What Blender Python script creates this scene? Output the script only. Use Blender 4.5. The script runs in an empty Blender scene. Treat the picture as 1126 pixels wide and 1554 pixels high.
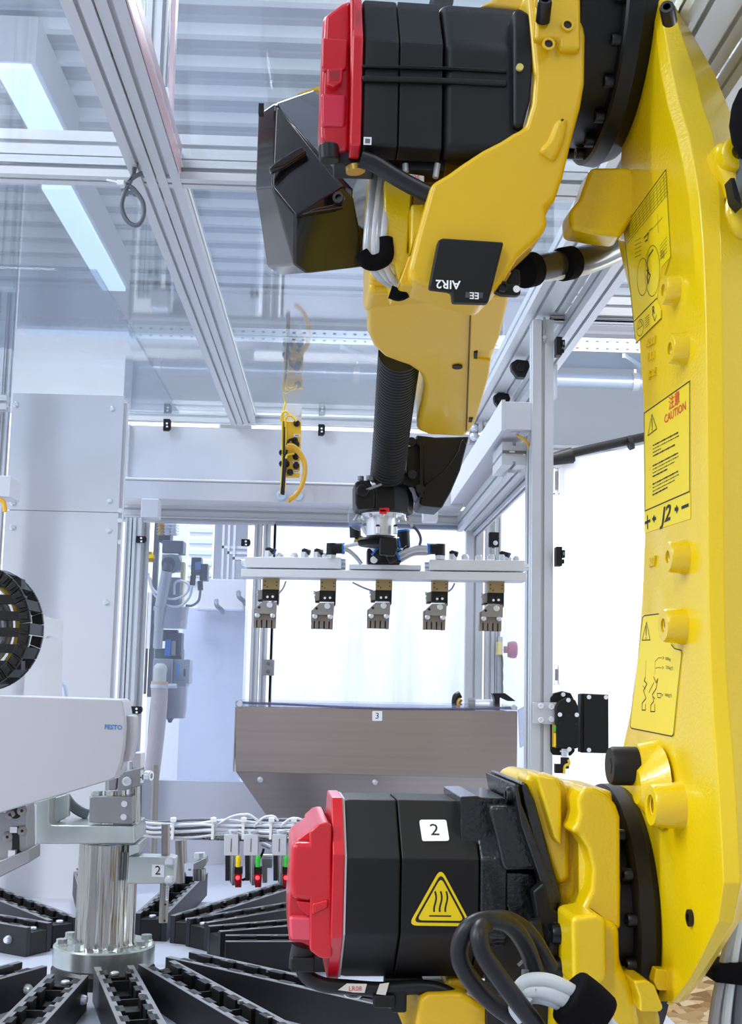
import bpy, bmesh, math, random
from mathutils import Vector, Matrix
random.seed(7)
sc = bpy.context.scene
COL = sc.collection
V = Vector
# ---------------------------------------------------------------- camera
FPX, CW, CH = 1900.0, 1126.0, 1554.0
CAMZ = 1.7
PITCH, YAW, ROLL = math.radians(7.5), math.radians(1.57), math.radians(1.25)
_F = V((math.sin(YAW)*math.cos(PITCH), math.cos(YAW)*math.cos(PITCH), math.sin(PITCH)))
_R0 = V((math.cos(YAW), -math.sin(YAW), 0)); _U0 = _R0.cross(_F)
_R = _R0*math.cos(ROLL) + _U0*math.sin(ROLL)
_U = _U0*math.cos(ROLL) - _R0*math.sin(ROLL)
CAM = V((0, 0, CAMZ))
cd = bpy.data.cameras.new('camera'); cam = bpy.data.objects.new('camera', cd); COL.objects.link(cam)
cam.matrix_world = Matrix.Translation(CAM) @ Matrix((_R, _U, -_F)).transposed().to_4x4()
cd.sensor_fit = 'VERTICAL'; cd.sensor_height = 36.0; cd.lens = 36.0*FPX/CH; cd.clip_start = .05; cd.clip_end = 100
sc.camera = cam
# ---------------------------------------------------------------- light and exposure
sc.view_settings.view_transform = 'Standard'; sc.view_settings.look = 'None'
sc.view_settings.gamma = 1; sc.view_settings.use_curve_mapping = False
sc.view_settings.exposure = 0.3
wd = bpy.data.worlds.new('world'); sc.world = wd; wd.use_nodes = True
wd.node_tree.nodes['Background'].inputs[0].default_value = (0.80, 0.88, 1.0, 1)
wd.node_tree.nodes['Background'].inputs[1].default_value = 0.95
def area(name, loc, target, sx, sy, power, col=(1, 1, 1)):
    l = bpy.data.lights.new(name, 'AREA'); l.shape = 'RECTANGLE'; l.size = sx; l.size_y = sy; l.energy = power; l.color = col
    o = bpy.data.objects.new(name, l); COL.objects.link(o); o.location = loc
    o.rotation_euler = (V(target) - V(loc)).to_track_quat('-Z', 'Y').to_euler(); return o
area('hall_lamp_front', (-1.6, -1.2, 4.6), (0.2, 1.8, 1.6), .35, 3.0, 70, (1, .98, .95))
area('hall_lamp_right', (1.3, 0.2, 4.8), (.3, 2.0, 1.6), .3, 2.6, 40, (1, .98, .95))
area('hall_lamp_left', (-3.2, 1.3, 4.8), (.3, 2.2, 1.6), .4, 3.4, 240, (.93, .97, 1))
area('cell_fill_light', (-.6, 4.9, 5.25), (0, 4.2, 1.9), 3.0, 1.2, 420, (.96, .98, 1))  # unseen area light added to brighten the cell interior
area('rear_fill_light', (1.6, 8.6, 4.2), (1.0, 11, 2.2), 4.0, .6, 40, (.96, .98, 1))  # unseen area light added to whiten the rear of the hall
area('right_side_light', (4.2, 4.2, 2.6), (.8, 5.6, 1.5), 2.0, 2.4, 80, (.95, .98, 1))  # unseen area light from the right, no window stands there

# ---------------------------------------------------------------- pixel rays (in the frame 1126x1554)
def ray(x, y):
    return _R*((x - CW/2)/FPX) + _U*((CH/2 - y)/FPX) + _F
def PN(x, y, p, n):
    d = ray(x, y); n = V(n); return CAM + d*((V(p) - CAM).dot(n)/d.dot(n))
def P(x, y, Y): return PN(x, y, (0, Y, 0), (0, 1, 0))
def PX(x, y, X): return PN(x, y, (X, 0, 0), (1, 0, 0))
def PZ(x, y, Z): return PN(x, y, (0, 0, Z), (0, 0, 1))
TA = math.radians(3.3)                     # the robot stands slightly turned
RUa, RVa, ZA = V((math.cos(TA), math.sin(TA), 0)), V((-math.sin(TA), math.cos(TA), 0)), V((0, 0, 1))
def RL(u, v, z): return RUa*u + RVa*v + ZA*z
def RU(x, y, u): return PN(x, y, RUa*u, RUa)
def RV(x, y, v): return PN(x, y, RVa*v, RVa)
def loc(p): return (p.dot(RUa), p.dot(RVa), p.z)
def crop(x0, y0, s): return lambda x, y: (x0 + x*s, y0 + y*s)
c1 = crop(0, 0, .3552); c2 = crop(370, 0, .3552); c3 = crop(726, 0, .3552); c4 = crop(0, 400, .3552)
c5 = crop(370, 400, .3996); c6 = crop(726, 440, .3552); c7 = crop(0, 780, .3552); c8 = crop(340, 780, .4263)
c9 = crop(726, 860, .3552); d2 = crop(0, 1140, .2664); d3 = crop(200, 1180, .2664); d4 = crop(420, 1180, .3552)
d5 = crop(726, 1140, .3552); d6 = crop(180, 780, .2187); d7 = crop(500, 640, .2309); d8 = crop(930, 240, .2574)
e1 = crop(960, 560, .206); e2 = crop(940, 900, .148); e3 = crop(0, 1180, .2043); e4 = crop(690, 560, .1544)
e5 = crop(360, 820, .1776); e6 = crop(640, 820, .2445); e7 = crop(400, 560, .1416); e8 = crop(780, 1180, .2406)

# ---------------------------------------------------------------- materials
def lin(c): return tuple(((v/255)/12.92 if v/255 <= .04045 else ((v/255+.055)/1.055)**2.4) for v in c)
MATS = {}
def mat(name, rgb, rough=.5, metal=0, bump=0, bscale=300, spec=.5, vary=0, vscale=4, coat=0, emit=0, stretch=None, voro=False, trans=0, alpha=1, bdist=.0006):
    m = bpy.data.materials.new(name); m.use_nodes = True; nt = m.node_tree; N = nt.nodes; b = N['Principled BSDF']
    c = lin(rgb) + (1,)
    b.inputs['Base Color'].default_value = c; b.inputs['Roughness'].default_value = rough; b.inputs['Metallic'].default_value = metal
    b.inputs['Specular IOR Level'].default_value = spec; b.inputs['Coat Weight'].default_value = coat; b.inputs['Coat Roughness'].default_value = .08
    b.inputs['Transmission Weight'].default_value = trans; b.inputs['Alpha'].default_value = alpha
    if emit: b.inputs['Emission Color'].default_value = c; b.inputs['Emission Strength'].default_value = emit
    tc = N.new('ShaderNodeTexCoord'); mp = N.new('ShaderNodeMapping'); nt.links.new(tc.outputs['Object'], mp.inputs[0])
    if stretch: mp.inputs['Scale'].default_value = stretch
    if bump:
        if voro:
            t = N.new('ShaderNodeTexVoronoi'); t.inputs['Scale'].default_value = bscale; o = t.outputs['Distance']
        else:
            t = N.new('ShaderNodeTexNoise'); t.inputs['Scale'].default_value = bscale; t.inputs['Detail'].default_value = 3; o = t.outputs['Fac']
        nt.links.new(mp.outputs[0], t.inputs['Vector'])
        bp = N.new('ShaderNodeBump'); bp.inputs['Strength'].default_value = bump; bp.inputs['Distance'].default_value = bdist
        nt.links.new(o, bp.inputs['Height']); nt.links.new(bp.outputs[0], b.inputs['Normal'])
    if vary:
        t = N.new('ShaderNodeTexNoise'); t.inputs['Scale'].default_value = vscale; t.inputs['Detail'].default_value = 5
        nt.links.new(mp.outputs[0], t.inputs['Vector'])
        r = N.new('ShaderNodeValToRGB'); r.color_ramp.elements[0].position = .3; r.color_ramp.elements[1].position = .7
        r.color_ramp.elements[0].color = tuple(v*(1-vary) for v in c[:3]) + (1,); r.color_ramp.elements[1].color = tuple(min(1, v*(1+vary)) for v in c[:3]) + (1,)
        nt.links.new(t.outputs['Fac'], r.inputs[0]); nt.links.new(r.outputs[0], b.inputs['Base Color'])
    MATS[name] = m; return m
def clear_mat(name, tint, film, film_rgb, gloss_rough=.04, ior=1.45):
    m = bpy.data.materials.new(name); m.use_nodes = True; nt = m.node_tree; N = nt.nodes; N.remove(N['Principled BSDF'])
    tr = N.new('ShaderNodeBsdfTransparent'); tr.inputs[0].default_value = lin(tint) + (1,)
    df = N.new('ShaderNodeBsdfDiffuse'); df.inputs[0].default_value = lin(film_rgb) + (1,)
    gl = N.new('ShaderNodeBsdfGlossy'); gl.inputs['Roughness'].default_value = gloss_rough
    lw = N.new('ShaderNodeLayerWeight'); lw.inputs[0].default_value = .5
    pw = N.new('ShaderNodeMath'); pw.operation = 'POWER'; pw.inputs[1].default_value = 4.0; nt.links.new(lw.outputs['Facing'], pw.inputs[0])
    fr = N.new('ShaderNodeMath'); fr.operation = 'MULTIPLY_ADD'; fr.inputs[1].default_value = .9; fr.inputs[2].default_value = .03; nt.links.new(pw.outputs[0], fr.inputs[0])
    m1 = N.new('ShaderNodeMixShader'); m1.inputs[0].default_value = film
    m2 = N.new('ShaderNodeMixShader')
    nt.links.new(tr.outputs[0], m1.inputs[1]); nt.links.new(df.outputs[0], m1.inputs[2])
    nt.links.new(fr.outputs[0], m2.inputs[0]); nt.links.new(m1.outputs[0], m2.inputs[1]); nt.links.new(gl.outputs[0], m2.inputs[2])
    nt.links.new(m2.outputs[0], N['Material Output'].inputs[0]); MATS[name] = m; return m
YEL = mat('yellow_cast_paint', (226, 191, 4), .25, bump=.7, bscale=200, coat=.3, spec=.5, bdist=.0008)
YRG = mat('yellow_rough_cast', (220, 184, 6), .33, bump=.9, bscale=190, coat=.25, bdist=.0015)
YSM = mat('yellow_smooth_paint', (222, 178, 8), .36, bump=.12, bscale=500, coat=.2)
YLB = mat('yellow_label_film', (234, 206, 14), .35)
BLK = mat('black_coated', (12, 12, 12), .42, spec=.35, bump=.12, bscale=700)
BLG = mat('black_gloss_cover', (20, 20, 22), .16, coat=.7, bump=.04, bscale=400)
BLC = mat('black_rough_cast', (12, 12, 12), .25, bump=.9, bscale=170, coat=.3, bdist=.0018)
BLM = mat('black_matt_plastic', (14, 13, 13), .5, spec=.35, bump=.1, bscale=500)
BLO = mat('black_oxide_steel', (12, 12, 12), .35, metal=.2)
RUB = mat('black_rubber', (18, 18, 20), .42, spec=.4)
VEL = mat('black_velcro', (16, 15, 18), .95, bump=1, bscale=900, spec=.1)
GRF = mat('graphite_anodised', (34, 35, 39), .45, metal=.3, bump=.1, bscale=500, stretch=(1, 1, .1))
GRE = mat('graphite_edge', (128, 128, 131), .4, metal=.3)
RED = mat('red_plastic', (196, 8, 28), .32, spec=.55, coat=.35, bump=.03)
RDS = mat('red_glass_lamp', (120, 10, 14), .2, coat=.5)
RDL = mat('red_led', (255, 40, 50), .4, emit=4)
GNL = mat('green_led', (60, 190, 70), .4, emit=.15)
YLL = mat('yellow_led', (235, 205, 30), .4, emit=.15)
ALU = mat('anodised_aluminium', (205, 208, 212), .42, metal=.35, bump=.03, bscale=900)
ALB = mat('bright_aluminium', (222, 226, 230), .3, metal=.6, bump=.05, bscale=300, stretch=(.05, 1, 1))
ALD = mat('mid_grey_steel', (120, 122, 124), .4, metal=.6)  # mid-grey steel of screws and small fittings
PNK = mat('pink_protective_film', (206, 172, 180), .35)
STL = mat('brushed_steel', (172, 160, 154), .33, metal=.9, bump=.08, bscale=60, stretch=(.3, 1, 20), vary=.06, vscale=3)
ZNC = mat('zinc_plated_steel', (190, 196, 192), .27, metal=.85, bump=.12, bscale=40, vary=.12, vscale=14)
TRN = mat('turned_steel', (158, 158, 154), .2, metal=1, bump=.9, bscale=42, stretch=(1, 1, .04), vary=.15, vscale=12, bdist=.02)  # stretched colour variation paints upright reflection streaks on the steel
GSH = mat('grey_steel_block', (150, 150, 152), .4, metal=.5, bump=.08)
WSH = mat('white_powder_sheet', (208, 208, 214), .5, bump=.12, bscale=900)
WCV = mat('grey_white_cover', (180, 180, 186), .42, bump=.06, bscale=600)
WHT = mat('white_print', (245, 245, 245), .5)
WLB = mat('white_label', (238, 240, 242), .4)
INK = mat('black_print', (20, 18, 16), .6)
RIN = mat('red_print', (205, 60, 40), .6)
BLU = mat('blue_plastic', (20, 110, 190), .35)
BLF = mat('blue_print', (60, 120, 180), .5)
HSE = mat('grey_hose', (214, 216, 222), .35, coat=.2)
SLV = mat('silver_sleeve', (176, 180, 182), .3, metal=.3)
DGC = mat('dark_grey_cable', (95, 100, 108), .4)
YCB = mat('yellow_cable', (238, 200, 40), .4)
OCB = mat('orange_cable', (232, 176, 50), .4)
BRS = mat('brass', (196, 160, 80), .3, metal=.8)
BRZ = mat('bronze_anodised', (160, 138, 92), .45, metal=.3)
GPS = mat('grey_gripper_steel', (150, 146, 142), .4, metal=.5, bump=.1)
JAW = mat('brown_grey_jaw', (132, 122, 112), .5, metal=.4, bump=.15)
HOS = mat('tan_hose', (186, 172, 164), .45)
TBL = mat('pale_machine_bed', (182, 184, 196), .32, bump=.04, bscale=900, vary=.03)
DSC = mat('turntable_plate', (176, 180, 190), .3, metal=.25, bump=.05, vary=.05)
TARP = mat('white_curtain_cloth', (240, 242, 250), .8, bump=.5, bscale=2, stretch=(3, 1, .4), bdist=.05)
WALL = mat('white_wall_paint', (206, 210, 216), .8, vary=.03, vscale=1)
DECK = mat('galvanised_deck', (196, 201, 210), .5, metal=.1, vary=.05, vscale=1.5)
DKR = mat('white_deck_rib', (238, 242, 246), .6)
TRY = mat('galvanised_tray', (160, 172, 186), .4, metal=.3, bump=.1)
DUC = mat('duct_steel', (190, 204, 222), .3, metal=.5)
LMP = mat('lamp_diffuser', (205, 230, 250), .5, emit=1.25)
PVC = clear_mat('clear_roof_pane', (236, 241, 246), .07, (210, 214, 222))
PAN = clear_mat('clear_side_pane', (240, 243, 250), .10, (205, 212, 228))
POL = clear_mat('clear_cover', (232, 234, 240), .18, (200, 204, 212))
VIO = clear_mat('violet_edge_acrylic', (176, 172, 196), .25, (150, 146, 170))
TAN = mat('inspection_tan', (120, 96, 72), .4, coat=.5)
FLR = mat('grey_floor', (196, 198, 202), .5, vary=.05)
DWD = mat('dark_gap', (60, 64, 72), .5)
AQP = mat('blue_white_glassware', (196, 214, 232), .3, coat=.3)
def osb_mat():
    m = mat('osb_board', (206, 172, 120), .6); nt = m.node_tree; N = nt.nodes; b = N['Principled BSDF']
    tc = N.new('ShaderNodeTexCoord'); mp = N.new('ShaderNodeMapping'); mp.inputs['Scale'].default_value = (.45, 1, 1.5); mp.inputs['Rotation'].default_value = (0, .5, 0)
    v = N.new('ShaderNodeTexVoronoi'); v.inputs['Scale'].default_value = 85; v.inputs['Randomness'].default_value = 1
    r = N.new('ShaderNodeValToRGB'); cr = r.color_ramp; cr.elements[0].color = lin((150, 112, 66)) + (1,); cr.elements[1].color = lin((240, 216, 168)) + (1,)
    e = cr.elements.new(.5); e.color = lin((214, 178, 122)) + (1,)
    s = N.new('ShaderNodeSeparateColor'); L = nt.links
    L.new(tc.outputs['Object'], mp.inputs[0]); L.new(mp.outputs[0], v.inputs['Vector']); L.new(v.outputs['Color'], s.inputs[0]); L.new(s.outputs[0], r.inputs[0]); L.new(r.outputs[0], b.inputs['Base Color'])
    bp = N.new('ShaderNodeBump'); bp.inputs['Distance'].default_value = .002; L.new(s.outputs[1], bp.inputs['Height']); L.new(bp.outputs[0], b.inputs['Normal'])
    return m
OSB = osb_mat()

# ---------------------------------------------------------------- mesh builder
def smooth_path(pts, n=6):
    pts = [V(p) for p in pts]
    if len(pts) < 3: return pts
    out = []; q = [pts[0]*2 - pts[1]] + pts + [pts[-1]*2 - pts[-2]]
    for i in range(1, len(q)-2):
        a, b, c, d = q[i-1:i+3]
        for k in range(n):
            t = k/n; out.append(.5*((2*b) + (c-a)*t + (2*a-5*b+4*c-d)*t*t + (3*b-a-3*c+d)*t**3))
    out.append(pts[-1]); return out
def frame_of(d, up=None):
    d = V(d).normalized(); up = V(up) if up is not None else V((0, 0, 1))
    if abs(d.dot(up.normalized())) > .97: up = V((0, 1, 0)) if abs(d.y) < .9 else V((1, 0, 0))
    s = d.cross(up).normalized(); u = s.cross(d).normalized(); return d, s, u
SPLIT = {'screw', 'rod', 'rod_post', 'guide_rod', 'clamp_block', 'blind_slat', 'window_frame', 'valve_block', 'cable_plug', 'wrist_bolt', 'cap_screw', 'hook', 'pipe_clamp', 'nut', 'housing_web', 'gear_cover', 'wall_sheet', 'connector', 'cover_joint', 'threaded_port', 'rod_hole', 'window_slot'}
class B:
    def __init__(s, m=None): s.bm = bmesh.new(); s.mats = []; s.mi = 0; s.use(m) if m else None
    def use(s, m):
        if m not in s.mats: s.mats.append(m)
        s.mi = s.mats.index(m); return s
    def f(s, vs):
        try: fc = s.bm.faces.new(vs); fc.material_index = s.mi; return fc
        except ValueError: return None
    def prism(s, pts, vec):
        a = [s.bm.verts.new(p) for p in pts]; vec = V(vec); b = [s.bm.verts.new(V(p)+vec) for p in pts]; n = len(a)
        s.f(a); s.f(b[::-1])
        for i in range(n): s.f([a[i], b[i], b[(i+1) % n], a[(i+1) % n]])
        return s
    def loft(s, rings, cap=True, closed=True):
        rs = [[s.bm.verts.new(p) for p in r] for r in rings]; n = len(rs[0])
        for r0, r1 in zip(rs, rs[1:]):
            for i in range(n if closed else n-1): s.f([r0[i], r1[i], r1[(i+1) % n], r0[(i+1) % n]])
        if cap: s.f(rs[0][::-1]); s.f(rs[-1])
        return s
    def box(s, c, size, ax=None):
        c = V(c); x, y, z = ax or (V((1, 0, 0)), V((0, 1, 0)), V((0, 0, 1))); hx, hy, hz = [v/2 for v in size]
        q = [c - x*hx - y*hy - z*hz, c + x*hx - y*hy - z*hz, c + x*hx + y*hy - z*hz, c - x*hx + y*hy - z*hz]
        return s.prism(q, z*(2*hz))
    def bb(s, x0, x1, y0, y1, z0, z1): return s.box(((x0+x1)/2, (y0+y1)/2, (z0+z1)/2), (x1-x0, y1-y0, z1-z0))
    def bar(s, p0, p1, w, h, up=None):
        p0, p1 = V(p0), V(p1); d, sd, u = frame_of(p1-p0, up)
        return s.prism([p0 - sd*w/2 - u*h/2, p0 + sd*w/2 - u*h/2, p0 + sd*w/2 + u*h/2, p0 - sd*w/2 + u*h/2], p1-p0)
    def ringpts(s, c, a, b, r, n, ph=0): return [V(c) + a*(r*math.cos(2*math.pi*(i+ph)/n)) + b*(r*math.sin(2*math.pi*(i+ph)/n)) for i in range(n)]
    def cyl(s, p0, p1, r0, r1=None, n=24, ph=0):
        p0, p1 = V(p0), V(p1); d, a, b = frame_of(p1-p0); r1 = r0 if r1 is None else r1
        return s.loft([s.ringpts(p0, a, b, r0, n, ph), s.ringpts(p1, a, b, r1, n, ph)])
    def lathe(s, p0, d, prof, n=32, cap=True):
        d, a, b = frame_of(d); p0 = V(p0)
        return s.loft([s.ringpts(p0 + d*h, a, b, max(r, 1e-5), n) for h, r in prof], cap)
    def hexs(s, p, d, r, h, sock=True):        # cap screw with a socket
        d, a, b = frame_of(d); p = V(p); n = 16
        if sock: return s.loft([s.ringpts(p, a, b, r, n), s.ringpts(p + d*h*.88, a, b, r, n), s.ringpts(p + d*h, a, b, r*.88, n), s.ringpts(p + d*h, a, b, r*.5, n), s.ringpts(p + d*h*.45, a, b, r*.5, n)])
        return s.loft([s.ringpts(p, a, b, r, 6), s.ringpts(p + d*h, a, b, r, 6)])
    def tube(s, pts, r, n=10, sm=6, rad=None, cap=True):
        p = smooth_path(pts, sm) if sm else [V(q) for q in pts]; rings = []; up = None
        for i, q in enumerate(p):
            d = (p[min(i+1, len(p)-1)] - p[max(i-1, 0)]); d, sd, u = frame_of(d, up) if (up is None or abs(d.normalized().dot(up)) < .97) else frame_of(d)
            up = u; rr = rad(i/(len(p)-1)) if rad else r
            rings.append(s.ringpts(q, sd, u, rr, n))
        return s.loft(rings, cap)
    def sphere(s, c, r, n=12, sc3=(1, 1, 1)):
        c = V(c); rings = []
        for i in range(1, n//2):
            a = math.pi*i/(n//2); rings.append([c + V((math.cos(2*math.pi*j/n)*math.sin(a)*r*sc3[0], math.sin(2*math.pi*j/n)*math.sin(a)*r*sc3[1], math.cos(a)*r*sc3[2])) for j in range(n)])
        return s.loft(rings)
    def profile(s, p0, p1, w, h, up=None, sl=.008, dp=.009):
        """aluminium profile with T slots: one slot per 40-45 mm of width"""
        p0, p1 = V(p0), V(p1); d, sd, u = frame_of(p1-p0, up)
        def side(L):                                   # points from -L/2 to L/2, slots cut inward
            k = max(1, round(L/.045)); out = []
            for i in range(k):
                c = -L/2 + L*(i+.5)/k; out += [(c-sl/2, 0), (c-sl/2, dp), (c+sl/2, dp), (c+sl/2, 0)]
            return out
        pts = [(-w/2, -h/2)] + [(x, -h/2+y) for x, y in side(w)] + [(w/2, -h/2)] + [(w/2-y, x) for x, y in side(h)] + [(w/2, h/2)] + [(-x, h/2-y) for x, y in side(w)] + [(-w/2, h/2)] + [(-w/2+y, -x) for x, y in side(h)]
        return s.prism([p0 + sd*a + u*b for a, b in pts], p1-p0)
    def text(s, t, o, xv, yv, size, align='CENTER', depth=.0004, shear=0, bold=0):
        c = bpy.data.curves.new('t', 'FONT'); c.body = t; c.size = 1; c.align_x = align; c.align_y = 'CENTER'; c.shear = shear; c.offset = bold; c.resolution_u = 2
        ob = bpy.data.objects.new('t', c); COL.objects.link(ob)
        dg = bpy.context.evaluated_depsgraph_get(); me = bpy.data.meshes.new_from_object(ob.evaluated_get(dg))
        xv, yv, o = V(xv), V(yv), V(o); n = xv.cross(yv).normalized()*depth
        vs = [s.bm.verts.new(o + (xv*v.co.x + yv*v.co.y)*size + n) for v in me.vertices]
        for p in me.polygons: s.f([vs[i] for i in p.vertices])
        bpy.data.objects.remove(ob); bpy.data.curves.remove(c); bpy.data.meshes.remove(me); return s
    def islands(s):
        seen = set(); out = []
        for v in s.bm.verts:
            if v in seen: continue
            st, isl = [v], []; seen.add(v)
            while st:
                q = st.pop(); isl.append(q)
                for e in q.link_edges:
                    w = e.other_vert(q)
                    if w not in seen: seen.add(w); st.append(w)
            out.append(isl)
        return out
    def build(s, name, parent=None, bevel=0, seg=2, **kw):
        kw['bevel'] = bevel; kw['seg'] = seg
        if name in SPLIT and parent is not None:
            isl = s.islands()
            if 1 < len(isl) <= 40:
                res = []
                for part in isl:
                    n = B(); n.mats = list(s.mats); mp = {v: n.bm.verts.new(v.co) for v in part}; fs = {f for v in part for f in v.link_faces}
                    for f in fs:
                        g = n.bm.faces.new([mp[v] for v in f.verts]); g.material_index = f.material_index
                    res.append(n.build1(name, parent, **kw))
                s.bm.free(); return res[0]
        return s.build1(name, parent, **kw)
    def build1(s, name, parent=None, bevel=0, seg=2, label=None, smooth=35, fixn=True, ang=30):
        if fixn: bmesh.ops.recalc_face_normals(s.bm, faces=s.bm.faces)
        me = bpy.data.meshes.new(name)
        co = [v.co for v in s.bm.verts]
        c = V([(min(v[i] for v in co) + max(v[i] for v in co))/2 for i in range(3)]) if co else V((0, 0, 0))
        if parent is None: c.z = min(v.z for v in co)
        for v in s.bm.verts: v.co = v.co - c
        s.bm.to_mesh(me); s.bm.free()
        for m in s.mats: me.materials.append(m)
        o = bpy.data.objects.new(name, me); COL.objects.link(o)
        o.location = c - (world_loc(parent) if parent else V((0, 0, 0)))
        if parent: o.parent = parent
        for p in me.polygons: p.use_smooth = True
        if bevel:
            md = o.modifiers.new('bevel', 'BEVEL'); md.width = bevel; md.segments = seg; md.limit_method = 'ANGLE'; md.angle_limit = math.radians(ang); md.harden_normals = True
        else: me.set_sharp_from_angle(angle=math.radians(smooth))
        if label: o['label'] = label
        return o
def world_loc(o):
    l = V(o.location)
    while o.parent: o = o.parent; l += V(o.location)
    return l
def thing(name, label, cat, at=(0, 0, 0), group=None):
    o = bpy.data.objects.new(name, None); COL.objects.link(o); o.location = at; o.empty_display_size = .1
    o['label'] = label; o['category'] = cat
    if group: o['group'] = group
    return o
def tag(o, label, cat, group=None, kind=None):
    o['label'] = label; o['category'] = cat
    if group: o['group'] = group
    if kind: o['kind'] = kind
    return o
def struct(o, label=None):
    o['kind'] = 'structure'
    if label: o['label'] = label
    return o
def copy_tree(o, parent=None, mtx=None):
    c = o.copy(); COL.objects.link(c)
    if parent: c.parent = parent
    for ch in list(o.children): copy_tree(ch, c)
    return c
def pts_at(f, cr, lst, d): return [f(*cr(x, y), d) for x, y in lst]
ID = lambda x, y: (x, y)
# ================================================================ THE HALL
b = B(FLR); b.bb(-7, 7, -3, 13.2, -.1, 0); struct(b.build('floor'))
b = B(WALL); b.bb(-7, 7, 13, 13.2, 0, 5.4); struct(b.build('wall_back'))
b = B(WCV); b.bb(-7, 7, -3.2, -3, 0, 5.4); struct(b.build('light_block_wall'))  # unseen wall added behind the camera to block world light
b = B(DECK); b.bb(-7, 7, -3.2, 13.2, CAMZ+3.66, CAMZ+3.76); ceil = struct(b.build('ceiling'))
rib = None
for i in range(24):
    y = 4.1 + i*.38
    if rib is None:
        b = B(DKR); z = CAMZ+3.6
        b.prism([(-7, y-.05, z+.06), (-7, y-.03, z), (-7, y+.03, z), (-7, y+.05, z+.06)], (14, 0, 0)); rib = b.build('ceiling_rib', ceil)
        for k in (-.15, .15):
            pass
    else:
        r = rib.copy(); COL.objects.link(r); r.location.y += i*.38
# fine flutes of the deck between the ribs
fl = None
for i in range(46):
    y = 4.1 + .19 + (i//2)*.38 + (.06 if i % 2 else -.06)
    if fl is None:
        b = B(DECK); z = CAMZ+3.65; b.prism([(-7, y-.012, z+.012), (-7, y, z), (-7, y+.012, z+.012)], (14, 0, 0)); fl = b.build('ceiling_flute', ceil); fy = y
    else:
        r = fl.copy(); COL.objects.link(r); r.location.y += y-fy
# light strips along the hall
def lum(x, y0, y1, label):
    t = thing('ceiling_light', label, 'light', (x, (y0+y1)/2, CAMZ+3.3))
    b = B(WSH); b.bb(x-.13, x+.13, y0, y1, CAMZ+3.33, CAMZ+3.6); b.build('housing', t)
    b = B(LMP); b.bb(x-.10, x+.10, y0+.02, y1-.02, CAMZ+3.30, CAMZ+3.335); b.build('diffuser', t)
lum(-1.86, 6.6, 7.75, 'upper left strip light on the hall ceiling, nearer piece of its row')
lum(-2.0, 8.35, 10.7, 'long strip light on the hall ceiling seen through the roof pane at left')
lum(-2.95, 11.55, 12.9, 'strip light farthest left on the hall ceiling')
lum(2.85, 9.6, 10.2, 'short strip light on the hall ceiling at right, behind the enclosure post')
# girders, trays and duct along the rear of the hall
def girder(y, z, h, label):
    b = B(WSH); b.bb(-6.5, 6.5, y-.1, y+.1, z+h-.03, z+h); b.bb(-6.5, 6.5, y-.012, y+.012, z+.03, z+h-.03); b.bb(-6.5, 6.5, y-.1, y+.1, z, z+.03)
    tag(b.build('steel_girder', bevel=.004), label, 'girder')
girder(11.4, CAMZ+3.22, .34, 'pale steel girder nearer the corrugated ceiling, behind the robot')
girder(12.2, CAMZ+2.05, .26, 'pale low steel girder across the hall just above the duct')
t = thing('cable_tray', 'long perforated galvanised cable tray hung across the hall', 'cable tray', (0, 9.0, CAMZ+2.38))
zt = P(300, 497, 9.0).z; zb = P(300, 515, 9.0).z
b = B(TRY); b.bb(-6.5, 6.5, 9.0, 9.004, zb, zt); b.bb(-6.5, 6.5, 9.0, 9.5, zb-.004, zb); b.bb(-6.5, 6.5, 9.0, 9.02, zt, zt+.008); b.bb(-6.5, 6.5, 8.99, 9.0, (zb+zt)/2-.004, (zb+zt)/2+.004); b.build('side_rail', t)
b = B(DWD)
for i in range(150):
    for z in (zb+.018, zt-.018): b.box((-5+i*.075, 8.998, z), (.022, .004, .012))
o = b.build('slot_row', t); o['kind'] = 'stuff'
for i in range(9):
    b = B(TRY); x = -4.2+i*1.05; b.bar((x, 9.02, zb-.02), (x+.28, 9.45, zb-.02), .02, .04); b.build('bracket', t)
b = B(DWD)
for k in range(5): b.tube([(-6.5+j*.8, 9.1+k*.07+.03*math.sin(j*1.7+k), zb+.03+.012*math.sin(j*2.3+k*2)) for j in range(17)], .018, 6, 2)
tag(b.build('tray_cables'), 'grey bundle of cables lying in the perforated cable tray', 'cable', kind='stuff')
t = thing('ventilation_duct', 'round blue-grey duct running across the hall under the cable tray', 'duct', (0, 9.6, CAMZ+2.2))
zc = P(300, 561, 9.6).z
b = B(DUC); b.cyl((-6.5, 9.6, zc), (6.5, 9.6, zc), .058, n=20); b.build('pipe', t)
for x in (-1.45, .1, 2.3, 3.1):
    b = B(ALB); b.cyl((x, 9.6, zc), (x+.05, 9.6, zc), .075, n=16); b.cyl((x+.025, 9.6, zc+.05), (x+.025, 9.6, zc+.32), .012, n=8); b.build('hanger', t)
# partition with window seen through the rear panes on the left
b = B(WALL)
XW = P(302, 900, 6.6).x
b.bb(-4.5, P(324, 850, 6.6).x, 6.6, 6.7, 0, CAMZ+1.35); b.bb(P(324, 850, 6.6).x, P(378, 850, 6.6).x, 6.6, 6.7, 0, P(340, 884, 6.6).z)
b.bb(P(378, 850, 6.6).x, .25, 6.6, 6.7, 0, CAMZ+1.35); struct(b.build('wall_left'))
x0, x1 = P(283, 850, 6.58).x, P(324, 850, 6.58).x
b = B(WHT); z0, z1 = P(300, 882, 6.58).z, P(300, 778, 6.58).z
b.bb(x0, x1, 6.58, 6.6, z0, z1); w = struct(b.build('window_1'))
b = B(AQP)
for k in range(6):
    z = z0 + (z1-z0)*(k+.6)/6.2; b.bb(x0+.01, x1-.01, 6.565, 6.578, z-.012, z+.012)
b.build('blind_slat', w)
w2 = None
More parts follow.
